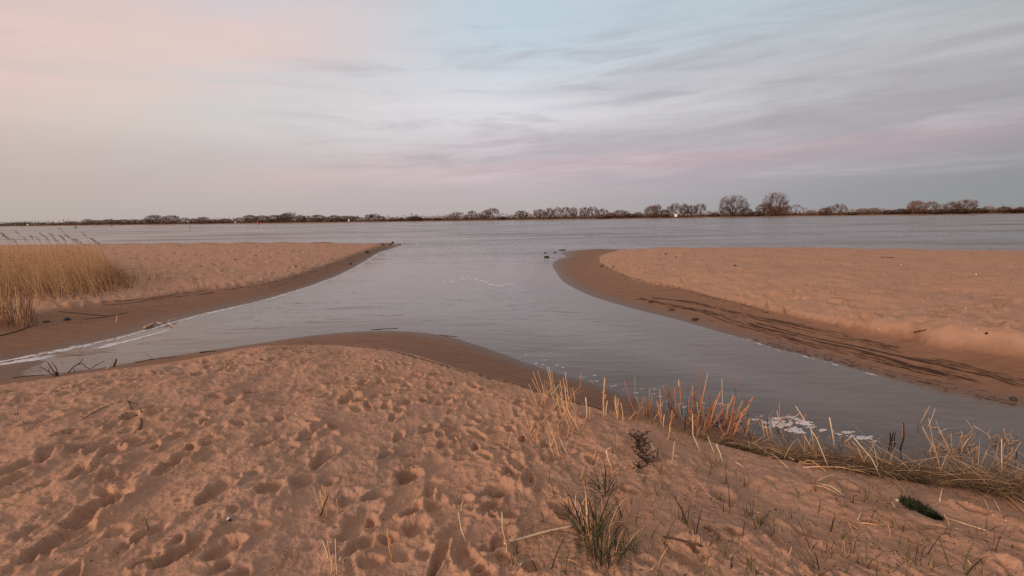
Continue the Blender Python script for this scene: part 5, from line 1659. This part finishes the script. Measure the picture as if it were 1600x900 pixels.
STONE = []
for k in range(5):
    import bmesh
    bm = bmesh.new()
    bmesh.ops.create_icosphere(bm, subdivisions=2, radius=1)
    rd = random.Random(k)
    ph = [rd.uniform(0, 6) for _ in range(6)]
    for v in bm.verts:
        f = 1 + 0.16 * math.sin(2.1 * v.co.x * 1.7 + ph[0]) + 0.14 * math.sin(3.3 * v.co.y + ph[1]) + 0.12 * math.sin(4.1 * v.co.z + ph[2]) + rd.uniform(-.05, .05)
        v.co *= f
    me = bpy.data.meshes.new('stone_shape')
    bm.to_mesh(me)
    bm.free()
    me.shade_smooth()
    me.materials.append(M_STONE)
    STONE.append(me)


def stone(px, py, size, label, flat=0.55, name='stone', cat='stone', group=None, mat=None):
    p = ground(px, py)
    me = STONE[random.randrange(5)]
    if mat is not None:
        me = me.copy()
        me.materials[0] = mat
    o = link(name, me, None, (p.x, p.y, p.z + size * 0.15))
    o.scale = (size, size * random.uniform(.6, .9), size * flat)
    o.rotation_euler = (0, 0, random.uniform(0, 6.28))
    return tag(o, label, cat, group)


stone(610, 382.4, .18, 'black stone on the very tip of the reed spit, a smaller one standing behind it')
stone(598, 382.6, .17, 'flat black stone a little inland on the tip of the reed spit', .35)
stone(613, 380.3, .17, 'small dark stone at the outer side of the reed spit tip', .8)
stone(624, 382.2, .2, 'pale low stone washed by foam off the reed spit tip', .3, mat=M_DRIFT)
stone(572, 394.5, .17, 'black stone lying alone on the wet slope near the reed spit tip', .6)
stone(548, 413, .10, 'small dark stone on the wet sand below the crest scraps', .6)
stone(105, 500, .075, 'black rounded stone on the wet slope under the two straight twigs', .6)
stone(73, 503, .08, 'flat dark lump beside the black stone on the wet slope', .25)
stone(854, 402, .14, 'dark jagged stone standing in the water off the other sandbank', .5)
stone(879, 391.2, .24, 'long flat black stone awash off the outer corner of the other sandbank', .18)
stone(867, 394.8, .15, 'thin flat stone awash between two others off the other sandbank', .15)
stone(852, 395.6, .12, 'tiny stone tip in the water farthest off the other sandbank', .3)
stone(940, 416.5, .07, 'black lump at the dry corner of the other sandbank, first of two', .6)
stone(959, 417.5, .06, 'black lump at the dry corner of the other sandbank, second of two', .6)
stone(1040, 397.5, .06, 'small dark lump on the pale flat of the other sandbank, higher up', .6)
stone(1056, 402.5, .05, 'small dark lump on the pale flat of the other sandbank, lower down', .6)
stone(1148, 415.5, .07, 'dark flat lump in the middle of the other sandbank', .35)
stone(1017, 472.5, .07, 'dark clod on the wet slope where the wrack begins', .45, mat=M_DRIFT_D)
stone(1050, 484.5, .08, 'long dark clod on the wet slope below the wrack beginning', .3, mat=M_DRIFT_D)
stone(1086, 499.5, .08, 'dark clod right at the water of the other sandbank', .4, mat=M_DRIFT_D)
stone(1584, 625, .05, 'black root clod at the water of the other sandbank near the frame edge', .5)
stone(1541, 521.5, .025, 'single black pebble on the smooth dry sand of the other sandbank', .8)
stone(357, 811, .012, 'white shell half standing in the trampled sand beside black bits', .8, 'shell', 'shell', None, M_SHELL)
stone(359, 813, .013, 'black bit lying against the white shell in the trampled sand', .5)
stone(1402, 782, .014, 'white shell next to the moss clump', .4, 'shell', 'shell', None, M_SHELL)
stone(1592, 767, .016, 'white shell in the dry grass near the frame edge', .5, 'shell', 'shell', None, M_SHELL)
for i in range(40):
    a, b = (rng.uniform(100, 1000), rng.uniform(600, 890)) if i < 26 else (rng.uniform(1000, 1560), rng.uniform(400, 540))
    p = ground(a, b)
    if p.z < 0.2:
        continue
    stone(a, b, 0.0013 * p.length, 'tiny pale shell fragment lying on the dry sand', .5, 'shell_fragment', 'shell', 'tiny shell fragments on the sand', M_SHELL)
for i in range(36):
    a, b, sz = rng.uniform(175, 520), 384 + 34 * rng.random() ** 2, rng.uniform(.025, .08)
    stone(a, b, sz, '%s weed scrap %s' % ('tiny' if sz < .042 else 'small' if sz < .06 else 'broad', where(a, b, LAND_SPIT)), .3, 'weed_scrap', 'weed', 'dark weed scraps on the reed spit')

# ------------------------------------------------------------------ foam
def domes(X, Y, Z, r, h, el, an, n=7):
    k = len(X)
    j = np.arange(n)
    w_ = g.uniform(0.7, 1.25, (k, n))
    a = 2 * math.pi * j[None] / n + g.uniform(0, 6, k)[:, None]
    u, v = np.cos(a) * w_ * r[:, None] * el[:, None], np.sin(a) * w_ * r[:, None]
    ca, sa = np.cos(an)[:, None], np.sin(an)[:, None]
    def ring(f, zz):
        return np.stack([X[:, None] + (u * ca - v * sa) * f, Y[:, None] + (u * sa + v * ca) * f, np.broadcast_to(zz[:, None], (k, n))], -1)
    top = np.stack([X, Y, Z + h], -1)[:, None]
    co = np.concatenate([ring(1.0, Z), ring(0.75, Z + h * 0.75), top], 1).reshape(-1, 3)
    off = (np.arange(k) * (2 * n + 1))[:, None, None]
    jn = (j + 1) % n
    q = np.stack([j, jn, jn + n], -1)
    q2 = np.stack([j, jn + n, j + n], -1)
    q3 = np.stack([j + n, jn + n, np.full(n, 2 * n)], -1)
    return co, (off + np.concatenate([q, q2, q3], 0)[None]).reshape(-1, 3)


def foam_line(pxs, n, spread, r0, r1, label, el=2.5, hgt=0.2, name='foam_line', thr=0.5, shift=0.0):
    pv = np.array(spline([at(a, b, 0) for a, b in pxs], 10))
    seg = np.linalg.norm(np.diff(pv, axis=0), axis=1)
    cum = np.concatenate([[0], np.cumsum(seg)])
    s = g.uniform(0, cum[-1], n)
    dens = thr + 0.9 * fbm((s * 1.3).astype(np.float32), np.full(n, 1.3, dtype=np.float32), n, 3)
    s = s[g.uniform(0, 1, n) < dens]
    X = np.interp(s, cum, pv[:, 0]); Y = np.interp(s, cum, pv[:, 1])
    an = np.arctan2(np.interp(s + .1, cum, pv[:, 1]) - np.interp(s - .1, cum, pv[:, 1]), np.interp(s + .1, cum, pv[:, 0]) - np.interp(s - .1, cum, pv[:, 0]))
    o_ = g.normal(0, 1, len(s)) * spread * (0.6 + 0.5 * np.sin(s * 1.9)) + shift
    X = X - np.sin(an) * o_; Y = Y + np.cos(an) * o_
    r = r0 + (r1 - r0) * g.uniform(0, 1, len(s)) ** 2
    co, fc = domes(X, Y, np.full(len(s), 0.002), r, r * hgt, np.full(len(s), el) * g.uniform(.6, 1.3, len(s)), an + g.normal(0, .2, len(s)))
    tag(link(name, np_mesh(name, co, fc, M_FOAM, True)), label, 'foam', None, 'stuff')


foam_line([(0, 566), (50, 556), (100, 547), (150, 537), (200, 525), (262, 507), (330, 489), (400, 473), (450, 459), (500, 443), (540, 426), (572, 409), (594, 395), (614, 388.5), (630, 384.5)], 4200, 0.055, 0.005, 0.032,
          'white foam line where the creek laps the reed spit', 3.0, 0.22, thr=0.7)
foam_line([(0, 570), (60, 560), (120, 551), (200, 533), (262, 516)], 700, 0.05, 0.01, 0.05, 'second foam streak drifting beside the reed spit', 4.0, 0.12, thr=0.35)
foam_line([(690, 440), (725, 434), (750, 438), (790, 447)], 110, 0.35, 0.02, 0.07, 'scatter of foam flecks floating in midstream of the creek mouth', 2.0, 0.15, 'foam_flecks', 0.6)
foam_line([(1130, 521.5), (1170, 532), (1200, 542), (1300, 568.5), (1370, 587)], 160, 0.03, 0.008, 0.03, 'thin foam scraps along the water of the other sandbank', 3.0, 0.15, 'foam_scraps', 0.25)
foam_line([(690, 522), (760, 541), (830, 567), (900, 589), (960, 607)], 120, 0.05, 0.006, 0.022, 'small foam crumbs along the near water edge', 2.0, 0.2, 'foam_crumbs', 0.35)
foam_line([(620, 378.6), (640, 380), (655, 383), (632, 384.6)], 120, 0.10, 0.03, 0.12, 'foam breaking over the sunken tip of the reed spit', 2.5, 0.15, 'foam_tip', 0.6)


def foam_patch(blobs, label, group='foam patches beside the reed stubble'):
    X, Y, r, el = [], [], [], []
    for (a, b, w_, h_) in blobs:
        x, y = at(a, b, 0)
        dd = math.hypot(x, y)
        for i in range(34 if w_ > 12 else 16):
            x2, y2 = at(a + random.gauss(0, .26) * w_, b + random.gauss(0, .24) * h_, 0)
            X.append(x2); Y.append(y2); r.append(max(0.13 * w_ / FPX * dd * random.uniform(.35, 1), .004)); el.append(random.uniform(1.0, 1.6))
    X, Y, r, el = map(np.array, (X, Y, r, el))
    c = np.array([X.mean(), Y.mean()])
    co, fc = domes(X - c[0], Y - c[1], np.full(len(X), .002), r, np.minimum(r * 0.6, 0.018), el, g.uniform(-.4, .4, len(X)), 9)
    o = link('foam_patch', np_mesh('foam_patch', co, fc, M_FOAM, True), None, (c[0], c[1], 0))
    tag(o, label, 'foam', group)


foam_patch([(1222, 664, 30, 7), (1208, 660, 16, 5), (1240, 672, 22, 6), (1250, 676, 16, 4), (1215, 655, 14, 5), (1200, 668, 12, 5)], 'largest white foam patch in the shallows behind the thin stalk clump')
foam_patch([(1254, 661, 20, 5), (1249, 658, 10, 4), (1244, 655, 10, 3), (1262, 664, 12, 3)], 'foam patch pierced by the long pale leaning straws')
foam_patch([(1190, 651, 10, 4), (1204, 655, 10, 3)], 'small foam blob at the tip of the splayed russet clump')
foam_patch([(1349, 685, 22, 5)], 'oval foam patch lying alone beside the frayed reed bundle')
foam_patch([(1325, 676, 14, 4), (1330, 682, 12, 5)], 'foam patch caught on the frayed reed bundle')
foam_patch([(1021, 609, 10, 4)], 'small foam blob above the three russet stalks')
foam_patch([(1022, 616, 9, 2), (1031, 620, 9, 2)], 'slanting foam streak above the three russet stalks')
foam_patch([(1064, 632, 9, 4), (1070, 637, 10, 4)], 'foam blob beside the pencil-like stalks')
foam_patch([(1099, 631, 8, 3)], 'tiny foam blob beside the tallest russet clump')
foam_patch([(1122, 632, 12, 4), (1131, 633, 8, 3)], 'foam blob behind the thick frayed stalks')
foam_patch([(1155, 659, 8, 4), (1145, 644, 8, 3)], 'foam blob caught inside the splayed russet clump')
for q in [(1196, 662), (1268, 668), (1286, 672), (1232, 652), (1180, 656), (1312, 679), (1366, 690)]:
    foam_patch([(q[0], q[1], random.uniform(9, 15), 3.5)], 'small broken foam scrap %s' % where(*q, {'the largest foam patch': (1222, 664), 'the pierced foam patch': (1254, 661), 'the oval foam patch': (1349, 685), 'the splayed russet clump': (1150, 660)}), 'foam patches beside the reed stubble')
for i, (a, b) in enumerate([(812, 559), (821, 556), (837, 568), (848, 570), (852, 563), (871, 571), (880, 574), (885, 585), (911, 590), (923, 595), (929, 587), (932, 596), (955, 604), (961, 603), (974, 610), (995, 614), (1003, 608), (1043, 628),
             (1271, 664), (1302, 674)]):
    foam_patch([(a, b, random.uniform(3, 8), 2)], 'small white foam flake on the near water edge, %s from the sand point' % ORD[i], 'foam flakes along the near water edge')
